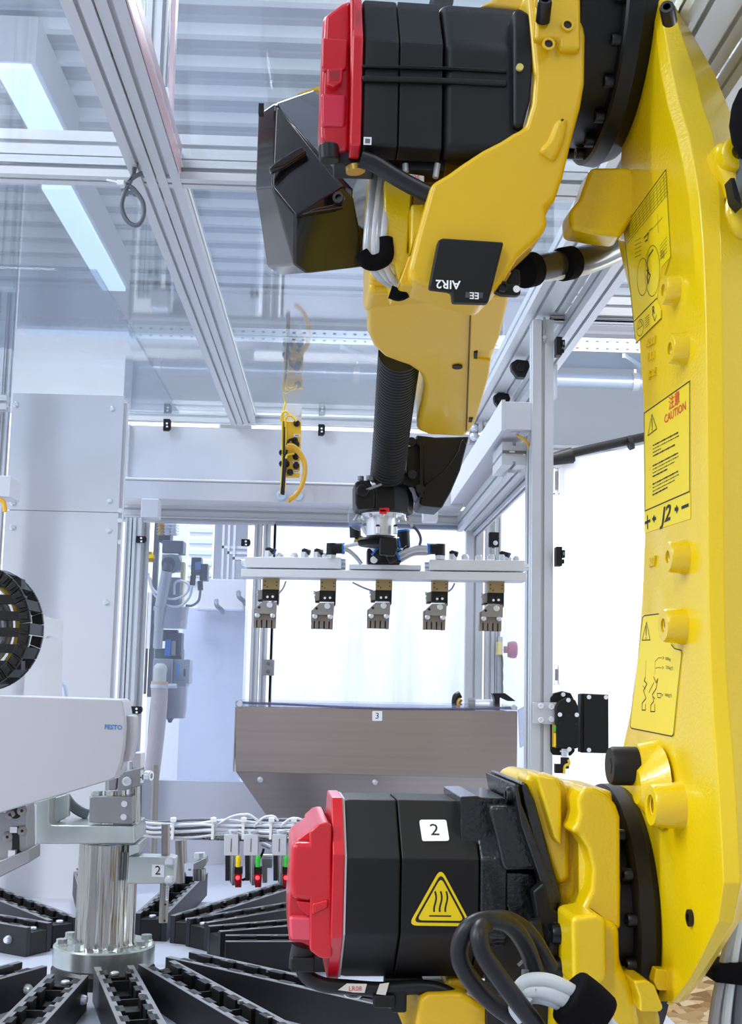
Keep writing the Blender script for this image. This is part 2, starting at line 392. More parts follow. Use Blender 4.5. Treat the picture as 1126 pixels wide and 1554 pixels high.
b = B(WCV); fx0, fx1 = P(336, 850, 6.57).x, P(377, 850, 6.57).x
zA, zB = P(350, 882, 6.57).z, P(350, 781, 6.57).z
for i in range(3):
    m = i*.03
    b.bb(fx0+m, fx0+m+.012, 6.57-.012*i, 6.6, zA, zB); b.bb(fx0+m, fx1, 6.57-.012*i, 6.6, zB-m-.18, zB-m-.165)
b.build('window_frame', w)
# white curtain hung behind the cell
t = thing('curtain', 'white cloth curtain hanging from the black pipe, behind the safety switch', 'curtain', (1, 6, 0))
pl, pr = P(700, 722, 6.0), P(1126, 634, 6.0)
b = B(TARP); n = 60; rows = []
for k in (0, 1):
    row = []
    for i in range(n+1):
        f_ = i/n; p = pl.lerp(pr, f_); row.append(V((p.x, 6.0 + .008*math.sin(i*.7)+.01*math.sin(i*.23), p.z-.03 if k == 0 else .02)))
    rows.append(row)
back = [[p + V((0, .01, 0)) for p in r] for r in rows]
b.loft([rows[0], rows[1], back[1], back[0], rows[0]], cap=False, closed=False); b.build('cloth', t)
b = B(BLM); b.cyl(P(700, 725, 5.97), P(1126, 630, 5.97), .022, n=12); b.cyl(P(838, 697, 5.95), P(868, 691, 5.95), .03, .04, n=12); b.build('pole', t, label='black pipe the cloth hangs from')
b = B(BLM); 
for x, y in ((866, 691), (956, 672)): b.cyl(P(x-3, y+1, 5.96), P(x+3, y-1, 5.96), .036, n=10)
b.build('pipe_clamp', t)
b = B(TARP); a0, a1 = P(380, 700, 6.3), P(760, 700, 6.3)
rr = [[V((a0.x+(a1.x-a0.x)*i/50, 6.3+.007*math.sin(i*.6)+.01*math.sin(i*.21+1), z)) for i in range(51)] for z in (CAMZ+1.3, .02)]
bk = [[p + V((0, .01, 0)) for p in r] for r in rr]
b.loft([rr[0], rr[1], bk[1], bk[0], rr[0]], cap=False, closed=False)
tag(b.build('curtain'), 'wide white cloth curtain straight behind the gripper bar', 'curtain')
# hook board seen through the rear left pane
t = thing('hook_board', 'pale grey board with hooks on the wall beside the blinds window', 'hook board', P(340, 925, 6.5))
b = B(WCV); p0, p1 = P(300, 925, 6.5), P(386, 880, 6.5); b.bb(p0.x, p1.x, 6.5, 6.53, p0.z, p1.z); b.bb(p0.x, p1.x, 6.47, 6.53, p0.z-.006, p0.z+.004); b.build('board', t, .002)
for x, y in (d6(678, 600), d6(832, 540)):
    b = B(DGC); b.tube([P(x, y, 6.42), P(x+1, y+8, 6.40), P(x+8, y+14, 6.44), P(x+10, y+18, 6.5)], .012, 8); b.build('hook', t)
# OSB board bottom right
b = B(OSB); q = [P(1000, 1600, 2.6), P(1300, 1600, 2.6), P(1300, 1405, 2.6), P(1085, 1405, 2.6), P(1000, 1445, 2.6)]
q = [V((P(960, 1500, 2.6).x, 2.6, 0)), V((1.5, 2.6, 0)), V((1.5, 2.6, P(1100, 1380, 2.6).z)), V((P(960, 1500, 2.6).x, 2.6, P(1100, 1380, 2.6).z))]
b.prism(q, (0, .02, 0)); tag(b.build('particle_board'), 'coarse flake wood board behind the foot of the robot arm', 'board')
# ================================================================ THE ENCLOSURE
RZ = PN(369, 637, (0, 4.4, 0), (0, 1, 0)).z         # height of the roof plane
enc = thing('machine_enclosure', 'tall cell enclosure of grooved aluminium profiles with clear panes around the robot', 'enclosure', (0, 2.8, 0))
def prof(p0, p1, w, h, name='beam', up=None, m=ALU, label=None, sl=.008):
    b = B(m); b.profile(p0, p1, w, h, up, sl); return b.build(name, enc, label=label)
def pbox(x0, x1, y0, y1, z0, z1, name, m=WSH, bev=.002, label=None, parent=None):
    b = B(m); b.bb(x0, x1, y0, y1, z0, z1); return b.build(name, parent or enc, bevel=bev, label=label)
BY = 4.4
xl = (P(359, 636, BY).x + P(381, 636, BY).x)/2
prof((xl-.021, .9, RZ), (xl-.021, BY, RZ), .042, .05, sl=.007); prof((xl+.023, .9, RZ+.004), (xl+.023, BY, RZ+.004), .042, .05)
xr = P(722, 640, BY).x
prof((xr, .9, RZ), (xr, BY, RZ), .09, .05); prof((xr+.07, .9, RZ-.05), (xr+.07, BY, RZ-.05), .045, .05)
# cross beams under the roof
CY = 1900*(RZ-CAMZ)/(1027-238)
zc = P(300, 221, CY).z
prof((-1.6, CY+.02, P(250, 222, CY).z), (1.5, CY+.02, P(250, 222, CY).z), .045, .046)
prof((-1.6, CY+.02, P(250, 257, CY).z), (1.5, CY+.02, P(250, 257, CY).z), .045, .036)
p = P(380, 628, BY); prof((P(184, 620, BY).x, BY, p.z), (xr+.1, BY, p.z), .045, .074)
# upright pair standing on the roof cross beam
x = P(206, 100, CY+.12).x; prof((x, CY+.12, RZ), (x, CY+.12, RZ+1.0), .028, .04, 'post')
x = P(233, 100, CY+.12).x; prof((x, CY+.12, RZ), (x, CY+.12, RZ+1.0), .03, .04, 'post')
x = P(248, 100, CY+.12).x; prof((x, CY+.12, RZ), (x, CY+.12, RZ+1.0), .014, .03, 'post')
x = P(261, 100, CY+.11).x; b = B(PNK); b.bb(x-.004, x+.004, CY+.1, CY+.13, RZ-.02, RZ+1.0); b.build('edge_film', enc, label='pink protective film edge')
x = P(183, 150, CY+.12).x; b = B(ALU); b.bb(x-.006, x+.006, CY+.12, CY+.15, P(183, 203, CY+.12).z, P(183, 160, CY+.12).z); b.build('strip', enc)
# pink film on the long roof beam
b = B(PNK); b.bb(xl+.0455, xl+.048, 1.0, CY-.03, RZ-.022, RZ+.031); b.build('edge_film', enc, label='pink protective film edge')
# gusset bracket where the upright meets the beam
b = B(WHT); b.prism([P(*c1(x_, y_), CY+.05) for x_, y_ in ((660, 370), (718, 372), (718, 590), (700, 560), (668, 430))], (0, .02, 0)); b.build('gusset', enc, .001)
b = B(ALB); p = P(*c1(658, 380), CY+.04); b.cyl(p, p+V((0, -.012, 0)), .007); p = P(*c1(668, 405), CY+.04); b.cyl(p, p+V((0, -.012, 0)), .006); b.build('screw', enc)
# clear roof panes: left far, left near, centre far/near, right
def roofpane(x0, x1, y0, y1):
    b = B(PVC); b.bb(x0, x1, y0, y1, RZ+.0, RZ+.005); return b.build('roof_pane', enc)
roofpane(-1.6, xl-.045, CY+.05, BY-.02); roofpane(xl+.05, xr-.046, CY+.05, BY-.02)
roofpane(-1.6, xl-.045, .95, CY); roofpane(xl+.05, xr-.046, .95, CY)
# seams and lapped strips on the left roof pane
b = B(PVC); b.bb(-1.55, P(186, 470, 3.1).x, 2.75, BY-.1, RZ-.006, RZ-.001); b.build('roof_pane', enc)
# rear sheet panel, trunk and rail
z1, z0 = P(300, 648, BY).z, P(300, 727, BY).z
pbox(P(184, 700, BY).x, xr+.05, BY, BY+.02, z0, z1, 'infill_panel')
pbox(P(184, 700, BY).x, P(196, 700, BY).x, BY-.02, BY, z0, z1, 'panel_flange')
p0, p1 = P(180, 730, 4.22), P(180, 756, 4.22)
trunk = pbox(P(176, 740, 4.22).x, P(704, 740, 4.22).x, 4.22, 4.38, p1.z, p0.z+.005, 'cable_trunk', bev=.003)
pbox(P(176, 740, 4.22).x, P(704, 740, 4.22).x, 4.215, 4.39, p0.z+.005, p0.z+.011, 'trunk_lid')
prof((P(176, 780, 4.4).x, 4.42, P(300, 776, 4.42).z), (xr, 4.42, P(300, 776, 4.42).z), .05, .045)
prof((P(176, 790, 4.4).x, 4.40, P(300, 790, 4.40).z), (xr, 4.40, P(300, 790, 4.40).z), .03, .022)
# small white junction boxes under the trunk
for (xa, xb, ya, yb) in ((213, 241, 757, 785), (642, 665, 770, 790)):
    pa, pb_ = P(xa, yb, 4.15), P(xb, ya, 4.15); pbox(pa.x, pb_.x, 4.15, 4.22, pa.z, pb_.z, 'junction_box', bev=.003)
# rear posts
def post(px0, px1, pt, pb_, Y, d=.045, ztop=None, zbot=.9, m=ALU):
    ym = (pt+pb_)/2; xa, xb = P(px0, ym, Y).x, P(px1, ym, Y).x
    return prof(((xa+xb)/2, Y+d/2, zbot), ((xa+xb)/2, Y+d/2, ztop or P(px0, pt, Y).z), xb-xa, d, 'post', up=(0, 1, 0), m=m)
post(183, 193, 785, 1100, 4.2); post(195, 208, 785, 1100, 4.2)
post(209, 220, 792, 1100, 4.25, d=.02)
post(379, 391, 795, 1240, 4.38); post(393, 404, 795, 1240, 4.38); post(409, 412, 795, 1240, 4.36, d=.02)
post(707, 733, 752, 1070, 4.36, d=.05); post(737, 751, 780, 1070, 4.36); post(752, 760, 780, 1070, 4.36)
# rear panes with a sheet stiffener
def pane(px0, px1, pt, pb_, Y, m=PAN, name='side_pane'):
    a, c = P(px0, pb_, Y), P(px1, pt, Y); b = B(m); b.bb(a.x, c.x, Y, Y+.005, c.z - 1.1, c.z); return b.build(name, enc)
pane(215, 381, 795, 1240, 4.36); pane(265, 383, 925, 1260, 4.9); pane(404, 706, 798, 1240, 4.38); pane(760, 806, 700, 1240, 4.0)
# hinges of the rear door
for x_, y_ in ((407, 1013),):
    a = P(x_, y_, 4.34); b = B(GSH); b.box(a, (.042, .02, .055)); b.use(ALD); b.cyl(a+V((0, -.01, .014)), a+V((0, -.02, .014)), .006); b.cyl(a+V((0, -.01, -.014)), a+V((0, -.02, -.014)), .006); b.build('door_hinge', enc, .003, label='grey hinge block on the rear door post')
# right side: near post, door frame, cross beam to the right
NY = 2.9
xa, xb = P(808, 800, NY).x, P(840, 800, NY).x
prof(((xa+xb)/2, NY+.03, .9), ((xa+xb)/2, NY+.03, RZ-.04), xb-xa, .05, 'post', up=(0, 1, 0))
xn = xb
xa, xb = P(800, 800, NY+.1).x, P(806.5, 800, NY+.1).x
prof(((xa+xb)/2, NY+.12, .9), ((xa+xb)/2, NY+.12, P(803, 650, NY+.1).z), xb-xa, .03, 'post')
b = B(ZNC); a = P(826, 500, NY-.0); b.box(a+V((0, .001, 0)), (.006, .003, .06)); b.use(ALB); b.cyl(a+V((0, .0, -.02)), a+V((0, -.005, -.02)), .004); b.build('slot_connector', enc)
zz = P(900, 462, NY).z; prof((P(838, 462, NY).x, NY+.03, zz), (1.6, NY+.03, zz), .045, .046)
zz = P(900, 482, NY).z; prof((P(838, 482, NY).x, NY+.03, zz), (1.6, NY+.03, zz), .02, .014)
b = B(ZNC); a = P(858, 458, NY-.0); b.box(a+V((0, .001, 0)), (.02, .003, .007)); b.build('slot_connector', enc)
# cable trunk along the right side, its end box and the profile under it
c0, c1_ = e4(495, 318), e4(760, 600)
p0, p1 = P(*c0, NY+.02), P(*c1_, NY+.02)
TX0, TX1 = p0.x, p1.x
pbox(TX0, TX1, NY+.02, 4.3, p1.z, p0.z, 'cable_trunk', bev=.002)
b = B(WSH); b.bb(TX0-.008, TX0+.001, NY+.02, 4.3, p1.z-.003, p0.z+.004); b.build('trunk_lip', enc)
q0, q1 = P(*e4(465, 715), NY+.12), P(*e4(705, 945), NY+.12)
prof(((q0.x+q1.x)/2, NY+.12, (q0.z+q1.z)/2), ((q0.x+q1.x)/2, NY+.30, (q0.z+q1.z)/2), q1.x-q0.x, q0.z-q1.z, 'beam')
b = B(ALD); b.box(((q0.x+q1.x)/2, NY+.118, (q0.z+q1.z)/2+.003), (q1.x-q0.x-.002, .004, .007)); b.use(ALB); b.box(((q0.x+q1.x)/2-.006, NY+.114, (q0.z+q1.z)/2+.003), (.013, .004, .004)); b.build('slot_connector', enc)
zz = (q0.z+q1.z)/2-.01
for dx, dz, w, h in ((.035, 0, .045, .05), (.075, -.03, .02, .03)):
    prof((TX1-.045+dx, NY+.2, zz+dz), (TX1-.045+dx, BY, zz+dz), w, h, 'beam')
# grommet with an orange cable leaving the trunk end
g = P(*e4(590, 618), NY+.06)
b = B(AQP); b.cyl((g.x, NY+.05, p1.z), (g.x, NY+.05, p1.z-.006), .011, n=20); b.build('grommet', enc, .001)
b = B(OCB); b.tube([(g.x+.002, NY+.05, p1.z+.01), (g.x+.004, NY+.045, p1.z-.008), P(*e4(690, 700), NY+.04), P(*e4(738, 770), NY+.06), P(*e4(745, 800), NY+.1)], .0034, 8)
tag(b.build('cable'), 'short orange cable leaving the white trunk end on the right post', 'cable')
# angle brackets with nuts at the rear right corner
for x_, y_ in (e4(185, 640), e4(320, 590)):
    a = P(x_, y_, 4.2); b = B(GSH); b.box(a, (.03, .03, .07)); b.use(ALB)
    for dz in (.018, -.012): b.lathe(a+V((0, -.015, dz)), (0, -1, 0), [(0, .015), (.004, .015), (.004, .011), (.01, .011), (.013, .004)], 14)
    b.build('corner_bracket', enc, .003)
# upper side panel of the right wall, between roof and trunk
b = B(WSH); b.bb(xr+.075, xr+.08, NY+.3, BY, P(745, 700, 4.2).z, RZ-.06); b.build('infill_panel', enc)
# black latches riding on the profiles
def latch(px, py, Y, w=.03, h=.045, ang=0, name='panel_latch', dirx=0):
    a = P(px, py, Y); b = B(BLM); q = [(-w/2, -h/2), (w/2-.006, -h/2), (w/2, -h/2+.008), (w/2, h/2-.006), (w/2-.004, h/2), (-w/2, h/2)]
    b.prism([a+V((x_, 0, z_)) for x_, z_ in q], (0, .018, 0)); b.use(WLB); b.cyl(a+V((0, 0, .004)), a+V((0, -.002, .004)), .004, n=10); b.box(a+V((.001, 0, -.007)), (.007, .003, .006))
    return b.build(name, enc, .002)
latch(*c4(713, 688), 4.36, .026, .042); latch(488, 652, 4.36, .024, .04)
latch(*c7(603, 108), 4.18, .034, .022); latch(*c7(583, 838), 4.18, .036, .024); latch(*c7(1050, 122), 4.34, .032, .024)
for x_, y_, Y in ((790, 558, 3.3), (762, 607, 3.75)):
    a = P(x_, y_, Y); b = B(BLM); b.prism([a+V((sx*.026, 0, sz*.026)) for sx, sz in ((-1, .5), (-.4, .9), (.8, .8), (1, .2), (.5, -1), (-.3, -1), (-.9, -.2))], (0, .03, 0)); b.cyl(a+V((0, -.01, 0)), a, .012, n=10); b.build('panel_latch', enc, .002)
# black door catches on the right-hand side of the near post
for y_ in (527, 845):
    a = P(847, y_, NY-.01); b = B(BLM); b.box(a, (.014, .03, .045)); b.box(a+V((.008, -.005, .006)), (.012, .02, .018)); b.box(a+V((.006, -.012, -.012)), (.012, .008, .01)); b.use(ALD); b.box(a+V((.010, -.016, .006)), (.003, .003, .008)); b.build('door_catch', enc, .0015)
# door contact on the rear right post, with its chain link above it
a = P(*c8(960, 92), 4.2); b = B(BLM); b.box(a, (.034, .02, .05)); b.use(ALB); b.cyl(a+V((.004, -.01, -.012)), a+V((.004, -.016, -.012)), .008); b.use(ZNC); b.box(a+V((0, .005, .05)), (.014, .006, .05)); b.box(a+V((0, .004, -.04)), (.012, .006, .03)); b.build('door_contact', enc, .002)
# white rectangular handles seen behind the post
for y_, h in ((729, 40), (1024, 30)):
    a, c = P(841, y_+h/2, 5.96), P(849, y_-h/2, 5.96); b = B(WSH); b.bb(a.x, a.x+.004, 5.96, 5.985, a.z, c.z); b.bb(c.x-.004, c.x, 5.96, 5.985, a.z, c.z); b.bb(a.x, c.x, 5.96, 5.985, c.z-.004, c.z); b.bb(a.x, c.x, 5.96, 5.985, a.z, a.z+.004); b.use(ALD); b.bb(a.x+.008, c.x-.008, 5.96, 5.985, a.z+.02, c.z-.02)
    tag(b.build('pull_handle'), ('upper' if y_ < 900 else 'lower') + ' white frame handle on the curtain behind the right post', 'handle')
# roof cable: grey loop hanging from the long roof beam, and cables lying in its groove
b = B(DGC); b.tube([P(*c1(x_, y_), CY-.06) for x_, y_ in ((598, 552), (592, 640), (566, 750), (530, 830), (520, 890), (545, 945), (585, 962), (612, 925), (610, 865), (575, 812), (545, 785), (575, 755), (610, 740))], .0042, 10)
cb = tag(b.build('cable'), 'grey cable loop hanging from the roof beam at upper left', 'cable')
b = B(WHT); a = P(*c1(515, 780), CY-.065); b.box(a, (.012, .006, .008)); b.bar(a, P(*c1(455, 768), CY-.065), .003, .003); b.build('cable_tie', cb)
b = B(DGC); b.tube([P(*c1(x_, y_), 1.72) for x_, y_ in ((395, -40), (418, 80), (445, 160), (490, 225))], .006, 8); b.use(RUB); b.tube([P(*c1(x_, y_), 1.71) for x_, y_ in ((415, -40), (440, 60), (470, 150), (495, 230))], .006, 8)
tag(b.build('cable'), 'dark and grey cable pair lying in the groove at the top of the roof beam', 'cable')
b = B(YLL); a = P(*c1(385, 40), 1.70); b.sphere(a, .006); b.use(GNL); b.sphere(P(*c1(368, 12), 1.70), .007); b.use(WHT); b.box(P(*c1(412, 105), 1.70), (.006, .004, .012)); tag(b.build('cable_plug'), 'small yellow-green plug on the cable at the top of the roof beam', 'plug')
b = B(ALD); a = P(*c1(486, 236), 1.72); b.box(a, (.012, .004, .004)); b.build('slot_cover', enc)
# ================================================================ SHEET METAL HOUSING ON THE LEFT
hs = thing('sheet_metal_housing', 'tall white screwed sheet metal housing behind the cable chain', 'housing', (-1.0, 3.8, .6))
HY = 3.6
A_, B_, C_ = P(12, 595, HY), P(185, 602, HY), P(178, 776, HY)
xL, xR, zT = P(8, 780, HY).x, P(180, 780, HY).x, P(100, 598, HY).z
zS = P(100, 776, HY).z
b = B(WSH); b.bb(xL, xR, HY, HY+.004, zS+.001, zT); b.build('panel', hs, .001); b = B(WSH); b.bb(xL, xR, HY, HY+.004, .7, zS-.001); b.build('panel', hs, .001)
b = B(WSH); b.bb(xL+.01, xR-.002, HY+.004, HY+.10, .7, zT-.004); b.build('body', hs, .002)
b = B(WSH)
b.bb(xR-.004, xR+.008, HY+.01, HY+.03, .7, zT-.02); b.build('side_strip', hs)
for x_, y_ in (c4(68, 602), c4(478, 620), c4(55, 1022), c4(467, 1013), c4(53, 1127), c4(464, 1140), c7(453, 378)):
    a = P(x_, y_, HY); b = B(ALB); b.lathe(a, (0, -1, 0), [(0, .0085), (.003, .0085), (.006, .005), (.006, .002)], 14); b.build('screw', hs)
for y_ in (*[c4(0, y)[1] for y in (1055, 1098, 1190)],):
    a = P(c4(513, 0)[0], y_, HY); b = B(ALB); b.cyl(a, a+V((0, -.006, 0)), .007, n=12); b.build('screw', hs)
a = P(*c4(533, 788), 4.36); b = B(ALB); b.cyl(a, a+V((0, -.006, 0)), .009, n=12); b.build('screw', enc)
# frame bits far left: dark gap with profiles, beam end
prof((P(4, 700, 3.5).x, 3.5, .9), (P(4, 700, 3.5).x, 3.5, RZ), .018, .03, 'post'); prof((P(-12, 700, 3.5).x, 3.5, .9), (P(-12, 700, 3.5).x, 3.5, RZ), .04, .04, 'post')
b = B(WSH); q0, q1 = P(-80, 752, 3.2), P(17, 722, 3.2); b.bb(q0.x, q1.x, 3.2, 3.3, q0.z, q1.z); b.build('beam_cap', enc, .002)
prof((P(-80, 612, 3.4).x, 3.4, P(0, 612, 3.4).z), (P(12, 612, 3.4).x, 3.4, P(0, 612, 3.4).z), .04, .04)
# ================================================================ JUNCTION STRIP WITH YELLOW BOX
JY = 4.12
jb = thing('junction_block', 'yellow sensor junction block on a white strip hung on the rear wall', 'junction block', P(440, 725, JY))
b = B(WSH); a, c = P(*e7(200, 1130), JY+.03), P(*e7(410, 395), JY+.03); b.bb(a.x, c.x, JY+.03, JY+.034, a.z, c.z); b.build('mounting_strip', jb)
b = B(mat('amber_box', (240, 190, 30), .4)); a, c = P(*e7(190, 1150), JY), P(*e7(405, 560), JY); b.bb(a.x, c.x, JY, JY+.03, a.z, c.z); b.build('body', jb, .003)
for x_, y_ in ((355, 585), (335, 770), (350, 810), (345, 940), (350, 1040), (285, 1110), (200, 1020), (200, 900), (245, 1020)):
    a = P(*e7(x_, y_), JY); b = B(BLM); b.lathe(a, (0, -1, 0), [(0, .011), (.012, .011), (.018, .007)], 12); b.build('connector', jb)
for x_, y_ in ((358, 712), (350, 998), (352, 1102)):
    a = P(*e7(x_, y_), JY-.001); b = B(WLB); b.box(a, (.022, .002, .008)); b.use(INK); b.box(a+V((0, -.0012, 0)), (.014, .0006, .0022)); b.build('label', jb)
for x_, y_ in ((232, 480), (372, 485)):
    a = P(*e7(x_, y_), JY+.03); b = B(ALB); b.cyl(a, a+V((0, -.006, 0)), .006, n=12); b.build('screw', jb)
cbun = thing('cable_bundle', 'thick yellow cable bundle curving down to the right of the yellow junction block', 'cable', P(440, 765, JY-.03))
for k in range(5):
    b = B(OCB); o_ = V((.0035*(k % 3-1), -.004*k, .0045*(k//2)))
    b.tube([P(*e7(x_, y_), JY-.03)+o_ for x_, y_ in ((255, 850), (330, 860), (400, 930), (440, 1030), (440, 1150), (405, 1280), (350, 1370), (275, 1425))], .0045, 8); b.build('cable', cbun)
cbun = thing('cable_bundle', 'thin yellow and black cables tied straight down left of the yellow junction block', 'cable', P(428, 755, JY-.03))
for k, lst in enumerate([((235, 350), (210, 480), (200, 700), (200, 1000), (185, 1350)), ((232, 560), (240, 700), (238, 900), (225, 1250), (205, 1350)), ((350, 560), (300, 505), (240, 520), (235, 620)), ((330, 905), (260, 920), (240, 960)), ((190, 560), (200, 480), (240, 455), (275, 490))]):
    b = B(YCB); b.tube([P(*e7(x_, y_), JY-.015-.004*k) for x_, y_ in lst], .0036, 8); b.build('cable', cbun)
b = B(RUB); b.tube([P(*e7(x_, y_), JY-.02) for x_, y_ in ((335, 745), (275, 765), (250, 830), (235, 1000), (210, 1350))], .0045, 8); b.build('cable', cbun, label='black cable'); b = B(RUB); b.tube([P(*e7(x_, y_), JY-.02) for x_, y_ in ((225, 560), (215, 1000), (190, 1340))], .003, 8)
b.build('cable', cbun, label='black cable')
for n_, (x_, y_) in enumerate(((190, 1355), (370, 1355))):
    a = P(*e7(x_, y_), 4.215); b = B(AQP); b.lathe(a, (0, -1, 0), [(0, .017), (.004, .017), (.006, .014), (.006, .008), (.002, .008)], 20); b.build('grommet', enc)
# ================================================================ THE ROBOT
rob = thing('industrial_robot', 'big yellow industrial robot with black motors and red motor caps', 'robot', RL(.55, 1.7, 0))
UL = .49
def clampu(u): return u
# ---- lower arm: rows of (py, far edge px, first ridge px, second ridge px, right outline px)
rows = [(-90, 975, 978, 985, 992), (-40, 972, 984, 1002, 1008), (5, 965, 990, 1018, 1022), (50, 955, 996, 1034, 1050), (110, 950, 1002, 1054, 1084), (160, 946, 1013, 1066, 1104), (205, 944, 1026, 1082, 1124),
        (250, 942, 1036, 1087, 1150), (300, 938, 1045, 1092, 1190), (370, 938, 1052, 1094, 1200), (440, 955, 1056, 1095, 1210), (490, 968, 1058, 1096, 1215), (600, 976, 1060, 1097, 1220), (700, 979, 1061, 1098, 1220), (800, 979, 1062, 1098, 1220), (900, 975, 1063, 1099, 1220),
        (1000, 968, 1066, 1101, 1220), (1080, 957, 1069, 1106, 1222), (1140, 944, 1073, 1112, 1224), (1200, 940, 1077, 1116, 1226), (1280, 938, 1082, 1121, 1200), (1340, 940, 1084, 1124, 1165), (1400, 946, 1076, 1113, 1122), (1450, 962, 1056, 1082, 1090), (1490, 985, 1036, 1056, 1064), (1520, 994, 1014, 1030, 1036)]
rings = []
for py, xf, x1, x2, x3 in rows:
    a = RU(xf, py, UL); c = RU(x1, py, UL); v1 = loc(c)[1]
    c2p = RV(x1 + (x2-x1)*.35, py, v1-.018); d = RV(x2, py, v1-.022); e = RV(x3, py, v1+.03)
    ue, ve, ze = loc(e); f_ = RL(ue+.005, loc(a)[1]+.02, ze); g = RL(ue-.02, loc(a)[1]+.05, ze); h = RL(UL+.03, loc(a)[1]+.03, a.z)
    rings.append([a, c, c2p, d, e, f_, g, h])
b = B(YEL); b.loft(rings); arm = b.build('lower_arm', rob, bevel=.012, seg=3, ang=20)
def apt(px, py, du=0): return RU(px, py, UL) - RUa*du
# lug below the upper reducer
b = B(YEL)
q = [RV(*c3(x_, y_), 1.62) for x_, y_ in ((482, 712), (655, 712), (700, 800), (680, 900), (610, 1010), (520, 1000), (395, 978), (388, 900), (430, 850))]
b.prism(q, RVa*.05); b.build('lug', arm, bevel=.007, seg=3)
q = [RV(*c3(x_, y_), 1.60) for x_, y_ in ((650, 690), (705, 640), (740, 700), (700, 800), (650, 800))]
# side bumps at the top right of the arm
b = B(YEL); q = [RV(*c3(x_, y_), 1.36) for x_, y_ in ((1010, 585), (1090, 590), (1200, 640), (1200, 1010), (1090, 1020), (1050, 900), (1080, 800), (1030, 700))]; b.prism(q, RVa*.14); b.build('lug', arm, bevel=.02, seg=3)
a = RV(*c3(1112, 652), 1.352); b = B(YEL); b.lathe(a+RVa*.03, -RVa, [(0, .022), (.03, .02), (.032, .017), (.032, .009), (.012, .009)], 24); b.use(INK); b.cyl(a+RVa*.02, a+RVa*.019, .009, n=16); b.build('boss', arm)
a = RV(*c3(1135, 520), 1.33); b = B(VEL); b.sphere(a+V((.02, 0, 0)), .04, 16, (.9, .9, 1.35)); b.build('cable_wrap', arm, label='black fuzzy cable wrap at the top right edge')
a = RV(*c3(1130, 740), 1.34); b = B(mat('blue_grey_clip', (70, 92, 112), .4)); b.lathe(a, RUa, [(0, .012), (.0, .03), (.03, .034), (.1, .034)], 24); b.use(BLM); b.prism([RV(*c3(x_, y_), 1.335) for x_, y_ in ((1078, 760), (1095, 760), (1126, 870), (1126, 885), (1095, 850))], RVa*.02); b.build('cable_clip', arm)
# threaded bosses and big screws on the labelled face
def boss(px, py, r, L, name='boss', hole=.42):
    L = L*.7; a = RU(px, py, UL-L); b = B(YEL)
    b.lathe(a + RUa*(L+.02), -RUa, [(0, r*1.3), (.016, r*1.22), (.02+L*.25, r*1.06), (.02+L*.9, r), (.02+L, r*.93), (.02+L, r*hole), (.006+L, r*hole)], 28)
    b.use(INK); b.cyl(a + RUa*.013, a + RUa*.014, r*hole, n=18)
    b.use(YSM)
    for k in range(3): b.lathe(a + RUa*(.003+.004*k), RUa, [(0, r*hole), (.001, r*hole*.86), (.002, r*hole)], 18, cap=False)
    return b.build(name, arm)
boss(1006, 440, .0175, .024); boss(1016, 529, .018, .026); boss(1013, 845, .018, .030); boss(1006, 949, .0195, .034); boss(987, 1222, .0245, .050, hole=.5)
# dark boss with a hexagon socket: rubber stop
a = RU(920, 1164, .385)
q = RU(926, 1162, .40)
b = B(YEL); b.lathe(RU(925, 1162, .431)+RUa*.09, -RUa, [(0, .038), (.03, .034), (.045, .030), (.057, .027)], 28); b.build('boss', arm)
b = B(BLM); c_ = RU(925, 1162, .431); b.lathe(c_+RUa*.034, -RUa, [(0, .0235), (.030, .0235), (.034, .0215), (.034, .011)], 30, cap=True)
d_, s_, u_ = frame_of(RUa); b.use(INK); b.loft([b.ringpts(c_-RUa*.0006, s_, u_, .0105, 6), b.ringpts(c_-RUa*.0001, s_, u_, .0105, 6)]); b.build('stop_screw', arm, label='large black screw with a hexagon socket')
# ribs joining the two bosses
b = B(YEL); b.lathe(RU(1000, 1195, UL-.004), -RUa, [(0, .05), (.012, .038), (.028, .02)], 24); b.build('boss_web', arm)
for x_, y_, nn in ((1049, 1393, .0095),):
    a = apt(x_, y_, .0); b = B(BLO); b.hexs(a, -RUa, nn, .004); b.build('cap_screw', arm)
a = RV(1016, 22, 1.42); b = B(BLO); b.hexs(a+V((.004, .015, 0)), (-.35, -.9, .1), .0095, .03); b.build('cap_screw', arm)
# notched foot at the lower end
b = B(YEL); q = [RV(x_, y_, 1.50) for x_, y_ in ((996, 1470), (1045, 1478), (1048, 1482), (1030, 1484), (1028, 1500), (1028, 1505), (998, 1503), (992, 1490))]; b.prism(q, RVa*.12); b.build('lug', arm, bevel=.004)
b = B(YEL); q = [RV(x_, y_, 1.54) for x_, y_ in ((996, 1490), (1045, 1478), (1048, 1500), (1020, 1528), (1000, 1520))]; b.prism(q, RVa*.1); b.build('lug', arm, bevel=.004)
